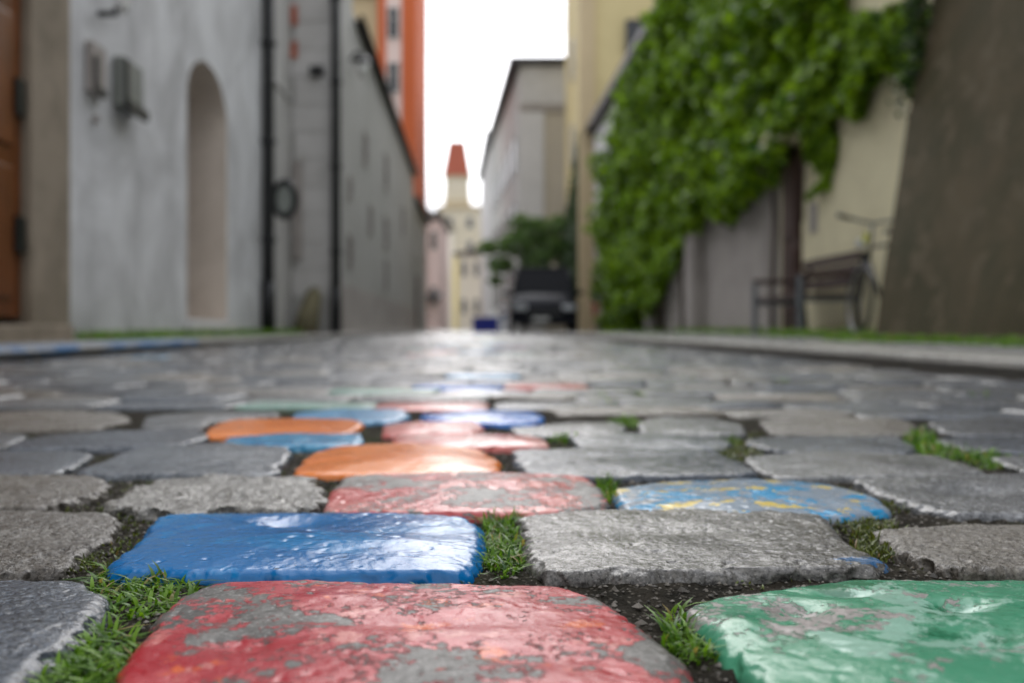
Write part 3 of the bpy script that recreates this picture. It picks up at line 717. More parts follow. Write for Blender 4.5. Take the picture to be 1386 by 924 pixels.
# ------------------------------------------------------------------ kerbs and pavements
PZ = .05
def kerb_run(name, u_edge, side, Y0, Y1, width, step, skip=()):
    mb = MB(); Y = Y0; k = 0
    while Y < Y1:
        L = step * rnd.uniform(.85, 1.15)
        if k not in skip:
            a, b = (u_edge, u_edge + side * width)
            ye = min(Y + L, Y1) - .004; top = PZ + rnd.uniform(-.003, .003)
            lo, hi = (a + .035, b) if side > 0 else (b, a - .035)
            # overhanging nosing added to throw the set-back riser into shade
            pf = [(a, top - .020), (a + side * .004, top - .004), (a + side * .014, top), (b, top), (b, -.10), (a + side * .04, -.10), (a + side * .035, top - .030), (a + side * .006, top - .028)]
            vs = [W(u_, y_, z_) for y_ in (Y + .004, ye) for u_, z_ in pf]; n_ = len(pf)
            mb.add(vs, [tuple(range(n_)), tuple(range(n_, 2 * n_))[::-1]] + [(k_, (k_ + 1) % n_, n_ + (k_ + 1) % n_, n_ + k_) for k_ in range(n_)])
        Y += L; k += 1
    o = mb.build(name, M['slab']); return tag(o, kind='structure')
def pavement(name, u0, u1, Y0, Y1):
    mb = MB(); Y = Y0
    while Y < Y1:
        L = rnd.uniform(.45, .8); u = u0
        while u < u1 - .05:
            w = min(rnd.uniform(.35, .6), u1 - u)
            if u1 - u - w < .15: w = u1 - u
            mb.sbox(u + .004, u + w - .004, Y + .004, Y + L - .004, -.10, PZ + rnd.uniform(-.004, .002)); u += w
        Y += L
    return tag(mb.build(name, M['slab'], bevel=.005), kind='structure')
# left kerb: plain run, then painted kerb slabs as things of their own between 3.3 and 6.6 m
kerb_run('left_kerb', -1.82, -1, -1.0, 3.2, .30, .9)
kerb_run('left_kerb', -1.82, -1, 6.6, 44, .30, .9)
for k, (a, b, mt, lab) in enumerate([(3.2, 4.3, 'slabblue', 'kerb stone painted pale blue, nearest of the painted kerb'),
                                     (4.3, 5.4, 'slabblue', 'kerb stone with blue paint in front of the wooden door surround'),
                                     (5.4, 6.6, 'slabblue', 'blue painted kerb stone furthest along, before the white wall')]):
    pf = [(-1.82, PZ - .018), (-1.826, PZ - .002), (-1.84, PZ + .003), (-2.12, PZ + .003), (-2.12, -.10), (-1.865, -.10), (-1.86, PZ - .03), (-1.826, PZ - .028)]  # profile with the same added overhang, shaped to shade the riser
    mb = MB(); n_ = len(pf); mb.add([W(u_, y_, z_) for y_ in (a + .004, b - .004) for u_, z_ in pf], [tuple(range(n_)), tuple(range(n_, 2 * n_))[::-1]] + [(k_, (k_ + 1) % n_, n_ + (k_ + 1) % n_, n_ + k_) for k_ in range(n_)])
    tag(mb.build('painted_kerb_stone', M[mt]), lab, 'kerb stone', 'painted kerb stones on the left')
pavement('left_pavement', -3.2, -2.125, -1, 44)
kerb_run('right_kerb', 1.38, 1, -1.0, 20, .28, 1.1)
pavement('right_pavement', 1.665, 4.2, -1, 20)

# ------------------------------------------------------------------ buildings: helpers
def window(parent, face, a0, a1, z0, z1, off, fm, kind='u', depth=.05, bars=True):
    """window on a wall: kind 'u' = wall plane u=face (a = Y), kind 'y' = wall plane Y=face (a = X)"""
    def P(a, z, o):
        return W(face + o, a, z) if kind == 'u' else Vector((a, face + o, z))
    def slab(mb, a, b, c, d_, o0, o1):
        vs = [P(x, z, o) for o in (o0, o1) for x, z in ((a, c), (b, c), (b, d_), (a, d_))]
        mb.add(vs, [(0, 1, 2, 3), (7, 6, 5, 4), (0, 4, 5, 1), (1, 5, 6, 2), (2, 6, 7, 3), (3, 7, 4, 0)])
    t = max(.05, (a1 - a0) * .09); s = math.copysign(1, off)
    mb = MB()
    for (a, b, c, d_) in ((a0, a1, z0, z0 + t), (a0, a1, z1 - t, z1), (a0, a0 + t, z0 + t, z1 - t), (a1 - t, a1, z0 + t, z1 - t)): slab(mb, a, b, c, d_, 0.004 * s, off)
    if bars:
        m_ = (a0 + a1) / 2; slab(mb, m_ - t * .3, m_ + t * .3, z0 + t, z1 - t, .004 * s, off * .8)
        zz = z0 + (z1 - z0) * .66; slab(mb, a0 + t, m_ - t * .3, zz - t * .3, zz + t * .3, .004 * s, off * .8); slab(mb, m_ + t * .3, a1 - t, zz - t * .3, zz + t * .3, .004 * s, off * .8)
    w = mb.build('window', fm, parent)
    p = MB(); slab(p, a0 + t, a1 - t, z0 + t, z1 - t, .003 * s, off * .35); p.build('pane', M['glass'], w)
    return w

def roof_prism(u0, u1, Y0, Y1, z0, rise, ov=.35, thick=.12):
    """gable roof with its ridge along the street"""
    um = (u0 + u1) / 2; mb = MB()
    prof = [(u0 - ov, z0 - .08), (um, z0 + rise), (u1 + ov, z0 - .08), (u1 + ov, z0 - .08 - thick), (um, z0 + rise - thick - .03), (u0 - ov, z0 - .08 - thick)]
    vs = [W(u, Y, z) for Y in (Y0, Y1) for u, z in prof]
    fs = [(0, 1, 4, 5), (1, 2, 3, 4), (6, 11, 10, 7), (7, 10, 9, 8), (0, 6, 7, 1), (1, 7, 8, 2), (2, 8, 9, 3), (3, 9, 10, 4), (4, 10, 11, 5), (5, 11, 6, 0)]
    return mb.add(vs, fs)

# ---- left: dark brown door house (nearest)
b0 = empty('town_house', W(-4, 4, 0)); tag(b0, 'brownish stone house at the left edge with an orange wooden door', 'house')
def P0(o): return o     # parts are built in world space; keep them there under an empty
def build_in(parent, mb, name, m, smooth=False, bevel=0):
    o = mb.build(name, m, None, smooth, None, bevel); o.parent = parent
    o.matrix_parent_inverse = Matrix.Translation(-Vector(parent.location)) if parent.location.length else Matrix()
    return o
_old_build = MB.build
def _build(s, name, m, parent=None, smooth=False, loc=None, bevel=0):
    o = _old_build(s, name, m, None, smooth, loc, bevel)
    if parent is not None:
        o.parent = parent
        root = parent
        T = Matrix()
        # all ancestors hold pure world-space geometry, only the root empty is moved
        while root is not None:
            T = Matrix.LocRotScale(root.location, root.rotation_euler, None) @ T if root.parent is None else T
            root = root.parent
        if parent.parent is None: o.matrix_parent_inverse = T.inverted()
    return o
MB.build = _build

mb = MB().sbox(-8, -2.86, -2, 4.7, 0, 8).sbox(-8, -2.86, 6.26, 6.9, 0, 8).sbox(-8, -2.86, 4.7, 6.26, 3.3, 8).sbox(-8, -3.3, 4.7, 6.25, 0, 3.3)
mb.build('wall', M['w_brown'], b0)
MB().sbox(-2.855, -2.78, 6.27, 6.88, .06, 3.6).sbox(-2.855, -2.78, 4.1, 4.69, .06, 3.6).sbox(-2.855, -2.76, 4.1, 6.88, 3.605, 3.9).build('door_surround', M['w_brown'], b0, bevel=.012)
dr = MB().sbox(-2.92, -2.84, 4.71, 5.47, .2, 3.29).sbox(-2.92, -2.84, 5.48, 6.25, .2, 3.29).build('door', M['wood_orange'], b0)
mb = MB()
for a in (4.8, 5.54):
    for z in (.32, 1.25, 2.2): mb.sbox(-2.838, -2.82, a, a + .58, z, z + .8)
mb.build('door_panel', M['wood_orange'], dr, bevel=.01)
MB().tube([W(-2.84, 5.38, 1.2), W(-2.78, 5.38, 1.2), W(-2.78, 5.30, 1.2)], .014).build('handle', M['black'], dr, True)
for z in (.6, 1.45, 2.6): MB().sbox(-2.838, -2.80, 6.13, 6.24, z, z + .22).build('hinge', M['black'], dr)
MB().sbox(-2.835, -2.50, 4.7, 6.25, .0, .15).build('step', M['w_brown'], b0, bevel=.015)

# ---- left: white plaster house with the arched niche
b1 = empty('town_house', W(-4, 9, 0)); tag(b1, 'cool white plastered house with a tall arched doorway niche', 'house')
Ya, Yb, Zs, Zt = 9.75, 11.35, .22, 2.42      # niche
mb = MB(); U = -2.80; N = 14
def q_(pts, mbx, flip=False): mbx.add([W(*p) for p in pts], [tuple(range(len(pts)))])
q_([(U, 6.92, 0), (U, Ya, 0), (U, Ya, 8), (U, 6.92, 8)], mb); q_([(U, Yb, 0), (U, 13.2, 0), (U, 13.2, 8), (U, Yb, 8)], mb)
q_([(U, Ya, 0), (U, Yb, 0), (U, Yb, Zs), (U, Ya, Zs)], mb)
arc = [(Ya + (Yb - Ya) * (1 - math.cos(math.pi * k / N)) / 2, Zt + .50 * math.sin(math.pi * k / N)) for k in range(N + 1)]
for k in range(N): q_([(U, arc[k][0], arc[k][1]), (U, arc[k + 1][0], arc[k + 1][1]), (U, arc[k + 1][0], 8), (U, arc[k][0], 8)], mb)
q_([(U, 6.92, 8), (U, 13.2, 8), (-9, 13.2, 8), (-9, 6.92, 8)], mb); q_([(U, 6.92, 0), (-9, 6.92, 0), (-9, 6.92, 8), (U, 6.92, 8)], mb); q_([(U, 13.2, 0), (-9, 13.2, 0), (-9, 13.2, 8), (U, 13.2, 8)], mb)
q_([(-9, 6.92, 0), (-9, 13.2, 0), (-9, 13.2, 8), (-9, 6.92, 8)], mb)
mb.build('wall', M['w_white'], b1)
mb = MB(); Ud = U - .55; e = .06
loopo = [(Ya, Zs)] + arc + [(Yb, Zs)]
for k in range(len(loopo)):
    a, b = loopo[k], loopo[(k + 1) % len(loopo)]
    q_([(U, a[0], a[1]), (U, b[0], b[1]), (Ud, b[0], b[1]), (Ud, a[0], a[1])], mb)
mb.build('door_reveal', M['reveal'], b1, True)
mb = MB(); q_([(Ud + .01, y, z) for y, z in loopo], mb)
dd = mb.build('door', M['wood_dark'], b1)
MB().tube([W(Ud + .02, 10.0, 1.1), W(Ud + .07, 10.0, 1.1), W(Ud + .07, 10.12, 1.1)], .012).build('handle', M['steel'], dd, True)
MB().sbox(U - .02, U + .10, Ya - .08, Yb + .08, .04, .20).build('step', M['w_ltgrey'], b1, bevel=.015)
roof_prism(-9, U, 6.92, 13.2, 8, 3).build('roof', M['rooftile'], b1)
# plaques and letterbox on it
t_ = empty('wall_plaque', W(-2.79, 7.3, 2.0)); tag(t_, 'small dark metal plaque on the white wall, the lower left one', 'plaque')
MB().sbox(-2.795, -2.74, 7.17, 7.45, 1.84, 2.2).build('plate', M['w_mauve'], t_, bevel=.004)
MB().sbox(-2.739, -2.72, 7.19, 7.25, 1.84, 2.10).sbox(-2.739, -2.72, 7.25, 7.42, 1.84, 1.89).build('dark_bracket', M['black'], t_)
t_ = empty('letterbox', W(-2.79, 7.95, 2.0)); tag(t_, 'weathered grey green letterbox on the white wall, right of the plaque', 'letterbox')
MB().sbox(-2.795, -2.70, 7.72, 8.16, 1.86, 2.24).build('box', simple('box_grey_green', (.17, .18, .16), .6), t_, bevel=.01)
MB().sbox(-2.699, -2.66, 7.72, 8.18, 1.82, 1.90).sbox(-2.699, -2.68, 7.72, 7.78, 1.90, 2.22).build('tray', M['black'], t_)
t_ = empty('wall_lamp', W(-2.79, 7.45, 2.5)); tag(t_, 'white glass lamp on a dark wall bracket, near the top of the white wall', 'lamp')
MB().tube([W(-2.79, 7.42, 2.47), W(-2.66, 7.42, 2.47), W(-2.66, 7.42, 2.52)], .022).build('bracket', M['black'], t_, True)
MB().tube([W(-2.64, 7.50, 2.50), W(-2.64, 7.50, 2.56), W(-2.64, 7.50, 2.72), W(-2.64, 7.50, 2.80)], [.03, .055, .055, .03], 16).build('lamp_shade', M['plate'], t_, True)
t_ = MB().tube([W(-2.795, 7.34, 1.67), W(-2.76, 7.34, 1.67)], .028, 14).build('bell_button', M['w_mauve']); tag(t_, 'small round bell button under the dark plaque', 'bell')

# ---- drainpipes
def drainpipe(Y, u, zt, r, label, bend=0):
    t = empty('drainpipe', W(u, Y, PZ)); tag(t, label, 'drainpipe', 'black drainpipes on the left walls')
    MB().tube([W(u, Y, PZ), W(u + bend, Y, 1.2), W(u, Y, 3.2), W(u, Y, zt)], r, 14).build('pipe', M['black'], t, True)
    for z in (1.3, 2.6, 3.9, 5.2):
        if z < zt: MB().tube([W(u, Y, z - .03), W(u, Y, z + .03)], r * 1.35, 14).build('clamp', M['black'], t, True)
    MB().tube([W(u, Y, PZ), W(u, Y, .75)], r * 1.22, 14).build('foot_sleeve', M['black'], t, True)
drainpipe(13.2, -2.71, 8, .078, 'black drainpipe between the white house and the banded wall', .0)
t_ = empty('projecting_sign', W(-2.55, 13.22, 1.82)); tag(t_, 'round black rimmed sign sticking out beside the nearer drainpipe', 'sign')
MB().torus(W(-2.50, 13.22, 1.84), (0, 1, 0), .145, .048, 32, 10, 1.55).build('rim', M['black'], t_, True)
mb = MB(); c = W(-2.50, 13.22, 1.84)
vs = [c + Vector((math.cos(2 * math.pi * k / 32) * .13, o, math.sin(2 * math.pi * k / 32) * .2)) for o in (-.01, .01) for k in range(32)]
mb.add(vs, [tuple(range(32))[::-1], tuple(range(32, 64))] + [(k, (k + 1) % 32, 32 + (k + 1) % 32, 32 + k) for k in range(32)])
mb.build('sign_plate', simple('sign_grey_green', (.20, .22, .20), .5), t_)

# ---- left: narrow grey wall beside the white house
b2 = empty('town_house', W(-4, 14.3, 0)); tag(b2, 'narrow light grey house front just beyond the nearer drainpipe', 'house')
MB().sbox(-9, -2.82, 13.25, 15.38, 0, 9).build('wall', M['w_grey'], b2)
MB().sbox(-2.817, -2.79, 13.4, 15.3, 3.6, 3.68).build('string_course', M['w_grey'], b2)
roof_prism(-9, -2.82, 13.25, 15.38, 9, 3).build('roof', M['rooftile'], b2)

# ---- left: long grey house, standing further into the street
b3 = empty('town_house', W(-4, 26, 0)); tag(b3, 'long dull grey house with banded end wall, small windows and a sloping eave line', 'house')
UB = -2.17
MB().sbox(-8.5, UB, 15.4, 36.5, 0, 5.85).sbox(-8.5, -2.2, 15.41, 18.2, 5.853, 9.0).build('wall', M['w_dim'], b3)
mb = MB(); z = .62; k = 0
while z < 8.6: mb.sbox(-2.80 + (.05 if k % 2 else .0), UB - .01, 15.388, 15.398, z, z + .41); z += .425; k += 1
mb.build('rusticated_band', M['w_grey'], b3, bevel=.006)
MB().box((-3.30, 15.34, 1.95), (.13, .07, 1.5)).build('conduit', M['w_mauve'], b3)
MB().box((-3.36, 15.36, 4.95), (.10, .02, .30)).build('brick_patch', M['brickred'], b3)
MB().box((-3.36, 15.36, 4.42), (.10, .02, .26)).build('brick_patch', M['brickred'], b3)
MB().box((-3.0, 15.30, 4.08), (.20, .14, .13)).build('vent', M['black'], b3)
MB().sbox(UB + .003, UB + .05, 15.45, 36.4, 0, .85).build('plinth', M['w_mauve'], b3)
roof_prism(-8.5, UB, 18.25, 36.5, 5.85, 1.0, ov=.10, thick=.06).build('roof', M['rooftile'], b3)
MB().tube([W(UB + .14, 18.2, 5.80), W(UB + .14, 36.5, 5.74)], .05, 10).build('gutter', M['gutter'], b3, True)
for px, py, hh in [(494, 203, .65), (522, 234, .9), (473, 255, .4), (501, 299, .6), (522, 317, .8), (473, 340, .55), (522, 374, .8), (545, 300, .9)]:
    Y = Yat(px, UB); zc = Zat(py, Y); w = hh * .8
    window(b3, UB, Y - w * .6, Y + w * .6, zc - hh / 2, zc + hh / 2, .03, M['w_mauve'])
drainpipe(15.28, -2.10, 9.0, .072, 'black drainpipe on the corner of the long grey house')
gs = empty('guard_stone', W(-2.45, 15.0, PZ)); tag(gs, 'leaning mossy guard stone at the foot of the banded end wall', 'guard stone')
MB().tube([W(-2.52, 14.95, PZ), W(-2.48, 15.0, .3), W(-2.40, 15.08, .66), W(-2.38, 15.12, .74)], [.19, .17, .12, .05], 12).build('stone', simple('guard_mossy', (.14, .125, .07), .8, .5, 6, bump=.4), gs, True)
ln = empty('street_lantern', W(-2.1, 17.5, 4.8)); tag(ln, 'black wall lantern with a pale glass on an arm over the left pavement', 'street lamp')
MB().tube([W(UB + .01, 17.6, 4.85), W(-2.05, 17.6, 5.0), W(-1.98, 17.6, 4.97), W(-1.95, 17.6, 4.9)], .03, 8).build('arm', M['black'], ln, True)
MB().tube([W(-1.95, 17.6, 4.95), W(-1.95, 17.6, 4.86), W(-1.95, 17.6, 4.80)], [.05, .14, .17], 8).build('hood', M['black'], ln)
MB().tube([W(-1.95, 17.6, 4.80), W(-1.95, 17.6, 4.66), W(-1.95, 17.6, 4.54)], [.13, .11, .05], 12).build('lamp_shade', M['plate'], ln, True)

# ---- left: low house then the orange house behind
b4 = empty('town_house', W(-4, 41, 0)); tag(b4, 'low dark grey house beyond the long grey one, its roof sloping to the street', 'house')
MB().sbox(-8.5, -2.12, 36.6, 45.5, 0, 5.0).build('wall', M['w_dim'], b4)
roof_prism(-8.5, -2.12, 36.6, 45.5, 5.0, 1.0, ov=.2).build('roof', M['rooftile'], b4)
for Y in (38.5, 41, 43.5): window(b4, -2.12, Y - .5, Y + .5, 2.8, 4.1, .05, M['frame_w'])
MB().sbox(-2.115, -2.06, 37.2, 38.0, 0, 2.1).build('door', M['wood_dark'], b4)
b5 = empty('town_house', (-6, 50, 0)); tag(b5, 'tall orange house rising above the grey roofs on the left', 'house')
MB().box((-5.45, 50.2, 9.5), (1.82, 6, 19)).build('wall', M['w_orange'], b5)
MB().box((-5.60, 47.17, 11), (.72, .04, 15)).build('faded_strip', M['w_pink'], b5)
for z in (6.3, 8.6, 11.2, 13.8):
    window(b5, 47.15, -5.92, -5.32, z, z + 1.5, -.09, M['frame_w'], 'y')
MB().box((-5.5, 50.2, 19.3), (2.4, 6.8, .6)).build('roof', M['roofred'], b5)

b5b = empty('town_house', (-8, 49, 0)); tag(b5b, 'faded beige house wall left of the tall orange house, above the grey roofs', 'house')
MB().box((-8.7, 50.6, 8), (4.6, 6, 16)).build('wall', M['w_tan'], b5b)
for z in (8.4, 11.4): window(b5b, 47.6, -7.4, -6.8, z, z + 1.5, -.08, M['frame_w'], 'y')
MB().box((-8.8, 50.6, 16.2), (4.9, 6.6, .4)).build('roof', M['rooftile'], b5b)

# ---- far left: pink, ivory houses
def far_house(name, label, x0, x1, Y, h, m, depth=10, roof='rooftile', rise=2.5, wins=(2, 3), fm='frame_w', ww=.9):
    t = empty('town_house', ((x0 + x1) / 2, Y, 0)); tag(t, label, 'house')
    MB().box(((x0 + x1) / 2, Y + depth / 2, h / 2), (x1 - x0, depth, h)).build('wall', M[m], t)
    xm = (x0 + x1) / 2; mb = MB()
    prof = [(x0 - .25, h - .05), (xm, h + rise), (x1 + .25, h - .05)]
    vs = [(x, y, z) for y in (Y - .2, Y + depth + .2) for x, z in prof]
    mb.add(vs, [(0, 1, 2), (5, 4, 3), (0, 3, 4, 1), (1, 4, 5, 2), (2, 5, 3, 0)]); mb.build('roof', M[roof], t)
    c, r_ = wins
    for i in range(c):
        for j in range(r_):
            xc = x0 + (x1 - x0) * (i + .5) / c; zc = h * (j + .62) / r_
            window(t, Y, xc - ww / 2, xc + ww / 2, zc - .7, zc + .7, -.07, M[fm], 'y')
    return t
p1 = far_house('', 'pink house at the far end of the street on the left', -7.3, -5.35, 74, 8.2, 'w_pink', rise=.9, roof='rooftile', wins=(2, 2), ww=.5)
MB().box((-6.3, 73.2, 2.55), (2.3, 1.4, .12), Matrix.Rotation(.25, 3, 'X')).build('awning', M['frame_d'], p1)
far_house('', 'ivory house left of the tower, beyond the pink house', -8.4, -6.35, 98, 10.6, 'w_pale', rise=1.2, wins=(2, 3), ww=.5)
far_house('', 'narrow yellow house in the gap below the tower', -7.3, -5.3, 112, 8.3, 'w_lemon', rise=.5, wins=(2, 3), ww=.45)
far_house('', 'white house right of the narrow yellow one, below the tower', -5.0, -1.6, 92, 6.9, 'w_pale', rise=.4, wins=(3, 2), ww=.5)
far_house('', 'beige house closing the end of the street in front of the tower foot', -10, 4, 128, 9.6, 'w_pale', rise=.8, wins=(7, 3))

# ---- tower
tw = empty('clock_tower', (-8.3, 150, 0)); tag(tw, 'slender pale tower with a steep red roof above the end of the street', 'tower')
mb = MB().box((-7.7, 152, 9), (6.4, 6.4, 18)); mb.build('base_block', M['tower'], tw)
MB().box((-7.7, 152, 18.15), (7.0, 7.0, .4)).build('cornice', M['w_tan'], tw)
def frustum(c, z0, z1, w0, w1, n=4):
    mb = MB(); vs = []
    for z, w in ((z0, w0), (z1, w1)):
        for k in range(n):
            a = math.pi / 4 + 2 * math.pi * k / n; vs.append((c[0] + w * math.cos(a) / math.sqrt(2) * (1 if n == 4 else 1.3), c[1] + w * math.sin(a) / math.sqrt(2) * (1 if n == 4 else 1.3), z))
    return mb.add(vs, [tuple(range(n))[::-1], tuple(range(n, 2 * n))] + [(k, (k + 1) % n, n + (k + 1) % n, n + k) for k in range(n)])
cx = (619 - 693) / F * 152
frustum((cx, 152), 18.35, 23.0, 3.7, 3.5).build('shaft', M['tower'], tw)
MB().box((cx, 152, 19.2), (4.1, 4.1, .3)).box((cx, 152, 23.05), (4.0, 4.0, .25)).build('string_course', M['w_tan'], tw)
frustum((cx, 152), 23.15, 28.4, 4.1, 2.4).build('roof', M['roofred'], tw)
mb = MB(); vs = [(cx + .55 * math.cos(a), 150.20 - .04 * s, 21.6 + .55 * math.sin(a)) for s in (0, 1) for a in [2 * math.pi * k / 24 for k in range(24)]]
mb.add(vs, [tuple(range(24)), tuple(range(24, 48))[::-1]] + [(k, (k + 1) % 24, 24 + (k + 1) % 24, 24 + k) for k in range(24)]); mb.build('round_opening', M['w_pale'], tw)
for x in (-9.3, -6.3):
    for z in (11.5, 15): window(tw, 148.8, x - .5, x + .5, z, z + 1.7, -.07, M['frame_w'], 'y')

# ---- right, far: tall grey house turning with the street
b6 = empty('town_house', (2, 50, 0)); tag(b6, 'tall weathered grey house with a dark flat eave beyond the yellow one', 'house')
def bx6(mb, pts, z0, z1):
    n = len(pts); vs = [(x, y, z) for z in (z0, z1) for x, y in pts]
    return mb.add(vs, [tuple(range(n))[::-1], tuple(range(n, 2 * n))] + [(k, (k + 1) % n, n + (k + 1) % n, n + k) for k in range(n)])
A_, B_ = (.40, 45.0), (-1.34, 64.7)
bx6(MB(), [A_, (7.5, 45.0), (7.5, 66), B_], 0, 12.0).build('wall', M['w_stone'], b6)
bx6(MB(), [(A_[0] - .5, 44.6), (8, 44.6), (8, 66.4), (B_[0] - .5, 66.4)], 12.0, 12.28).build('eave', M['gutter'], b6)
bx6(MB(), [(.35, 44.9), (1.45, 44.9), (1.45, 44.995), (.35, 44.995)], 0, 9.9).build('corner_pilaster', M['w_ltgrey'], b6)
bx6(MB(), [(.3, 44.85), (7.5, 44.85), (7.5, 44.99), (.3, 44.99)], 9.95, 10.2).build('string_course', M['w_mauve'], b6)
bx6(MB(), [(.34, 44.92), (7.5, 44.92), (7.5, 44.99), (.34, 44.99)], 10.25, 11.95).build('frieze', M['w_grey'], b6)
sd = Vector((B_[0] - A_[0], B_[1] - A_[1], 0)).normalized(); nn = Vector((-sd.y, sd.x, 0))
bx6(MB(), [((Vector((*A_, 0)) + sd * s + nn * o)[:2]) for s, o in ((.1, .01), (19.6, .01), (19.6, .05), (.1, .05))], 0, 11.9).build('street_facade', plaster('plaster_greyish', (.50, .52, .50), (.36, .37, .35), .4, .5), b6)
for k in range(6):
    for z in (1.2, 4.3, 7.4):
        p0 = Vector((*A_, 0)) + sd * (1.6 + 3.0 * k) + nn * .052; p1_ = p0 + sd * 1.1
        w_ = bx6(MB(), [p0[:2], p1_[:2], (p1_ + nn * .06)[:2], (p0 + nn * .06)[:2]], z, z + 1.7).build('window', M['frame_d'], b6)
        a = p0 + sd * .15 + nn * .062; b = p1_ - sd * .15 + nn * .062
        bx6(MB(), [a[:2], b[:2], (b + nn * .01)[:2], (a + nn * .01)[:2]], z + .12, z + 1.58).build('pane', M['glass'], w_)
for X in (3.0, 4.6):
    for z in (2, 5): window(b6, 45.0, X - .5, X + .5, z, z + 1.6, -.07, M['frame_d'], 'y')
b7 = empty('town_house', (-2.2, 70, 0)); tag(b7, 'pale grey house behind the tall weathered one, dark box at its eave', 'house')
bx6(MB(), [(-1.45, 66.5), (5, 66.5), (5, 84), (-2.6, 84)], 0, 12.6).build('wall', M['w_ltgrey'], b7)
bx6(MB(), [(-1.75, 66.3), (5.2, 66.3), (5.2, 84.2), (-2.9, 84.2)], 12.6, 13.3).build('eave', M['gutter'], b7)

# ---- right: yellow house
b8 = empty('town_house', W(5, 38, 0)); tag(b8, 'tall yellow house with a tan corner strip and a small dark window', 'house')
MB().sbox(4.0, 12, 33.1, 43, 0, 15).build('wall', M['w_yellow'], b8)
MB().sbox(3.54, 4.05, 32.96, 33.095, 0, 15).sbox(3.54, 3.995, 33.1, 33.4, 0, 15).build('corner_strip', M['w_tan'], b8)
wx0 = (846 - 693) / F * 33.1; wx1 = (868 - 693) / F * 33.1
window(b8, 32.96, wx0 + .0, wx1, Zat(75, 33), Zat(28, 33), -.08, M['frame_d'], 'y')
for z in (3.2, 6.6, 10): window(b8, 4.0, 35.5, 36.6, z, z + 1.6, -.06, M['frame_w']); window(b8, 4.0, 39.2, 40.3, z, z + 1.6, -.06, M['frame_w'])
MB().sbox(3.6, 12.3, 32.8, 43.3, 15.01, 15.3).build('roof', M['rooftile'], b8)

# ---- right: ivy covered house
b9 = empty('town_house', W(5, 22, 0)); tag(b9, 'grey white house half hidden by ivy, with a dark eave', 'house')
MB().sbox(4.0, 10, 12.95, 32.9, 0, 3.3).build('wall', M['w_mauve'], b9)
MB().sbox(4.0, 10, 12.95, 32.9, 3.303, 6.55).build('upper_wall', M['w_ltgrey'], b9)
MB().sbox(3.72, 10.2, 12.9, 32.92, 6.56, 6.78).build('eave', M['gutter'], b9)
mb = MB()
vs = [W(u, Y, z) for Y in (12.9, 32.92) for u, z in ((3.85, 6.785), (7, 8.6), (10.1, 6.785))]
mb.add(vs, [(0, 2, 1), (3, 4, 5), (0, 1, 4, 3), (1, 2, 5, 4), (2, 0, 3, 5)]); mb.build('roof', M['rooftile'], b9)
MB().sbox(3.78, 3.995, 17.2, 17.8, 0, 2.1).build('buttress', M['w_mauve'], b9, bevel=.02)
MB().sbox(3.8, 3.995, 21.4, 22.0, 0, 1.9).build('buttress', M['w_mauve'], b9, bevel=.02)
# ---- right: cream house with the dark door
b10 = empty('town_house', W(5, 11, 0)); tag(b10, 'cream plastered house with a narrow dark red door and stone hood', 'house')
MB().sbox(4.0, 10, 7.2, 12.1, 0, 7).sbox(4.0, 10, 12.75, 12.94, 0, 7).sbox(4.0, 10, 12.1, 12.75, 2.35, 7).sbox(4.3, 10, 12.1, 12.75, 0, 2.35).build('wall', M['w_cream'], b10)
dd = MB().sbox(3.96, 4.02, 12.11, 12.74, PZ, 2.34).build('door', M['wood_dark'], b10)
MB().sbox(3.93, 3.958, 12.2, 12.65, .3, 1.1).sbox(3.93, 3.958, 12.2, 12.65, 1.25, 2.2).build('door_panel', M['wood_dark'], dd)
MB().sbox(3.72, 3.995, 12.0, 12.9, 2.4, 2.62).sbox(3.78, 3.995, 12.1, 12.8, 2.63, 2.85).build('door_hood', M['w_cream'], b10, bevel=.02)
MB().sbox(3.985, 3.998, 11.55, 11.8, 1.25, 1.6).build('notice_plate', M['w_mauve'], b10)
# ---- right: mossy battered wall, nearest
bw = empty('garden_wall', W(3, 4, 0)); tag(bw, 'dark brown mossy plaster wall leaning back at the right edge', 'wall')
mb = MB(); ny, nz_ = 40, 30; vs = []
for i in range(ny + 1):
    for j in range(nz_ + 1):
        Y = -3 + 9.7 * i / ny; z = 5.0 * j / nz_
        vs.append((Y, z))
P = np.array([[0, y, z] for y, z in vs]); off = fbm(P, .9, 3, 2) * .05 + fbm(P, 4, 2, 5) * .012
pv = [W(2.70 + .16 * z + o, Y, z) for (Y, z), o in zip(vs, off)]
mb.add(pv, [(i * (nz_ + 1) + j, (i + 1) * (nz_ + 1) + j, (i + 1) * (nz_ + 1) + j + 1, i * (nz_ + 1) + j + 1) for i in range(ny) for j in range(nz_)])
# end face and back
ed = [pv[ny * (nz_ + 1) + j] for j in range(nz_ + 1)]; bk = [W(5.2, 6.7, 5.0 * j / nz_) for j in range(nz_ + 1)]
mb.add(ed + bk, [(j, j + 1, nz_ + 2 + j, nz_ + 1 + j) for j in range(nz_)])
tp = [pv[i * (nz_ + 1) + nz_] for i in range(ny + 1)]; tb = [W(5.2, -3 + 9.7 * i / ny, 5.0) for i in range(ny + 1)]
mb.add(tp + tb, [(i, i + 1, ny + 2 + i, ny + 1 + i) for i in range(ny)])
mb.build('wall', M['w_dark'], bw, True)

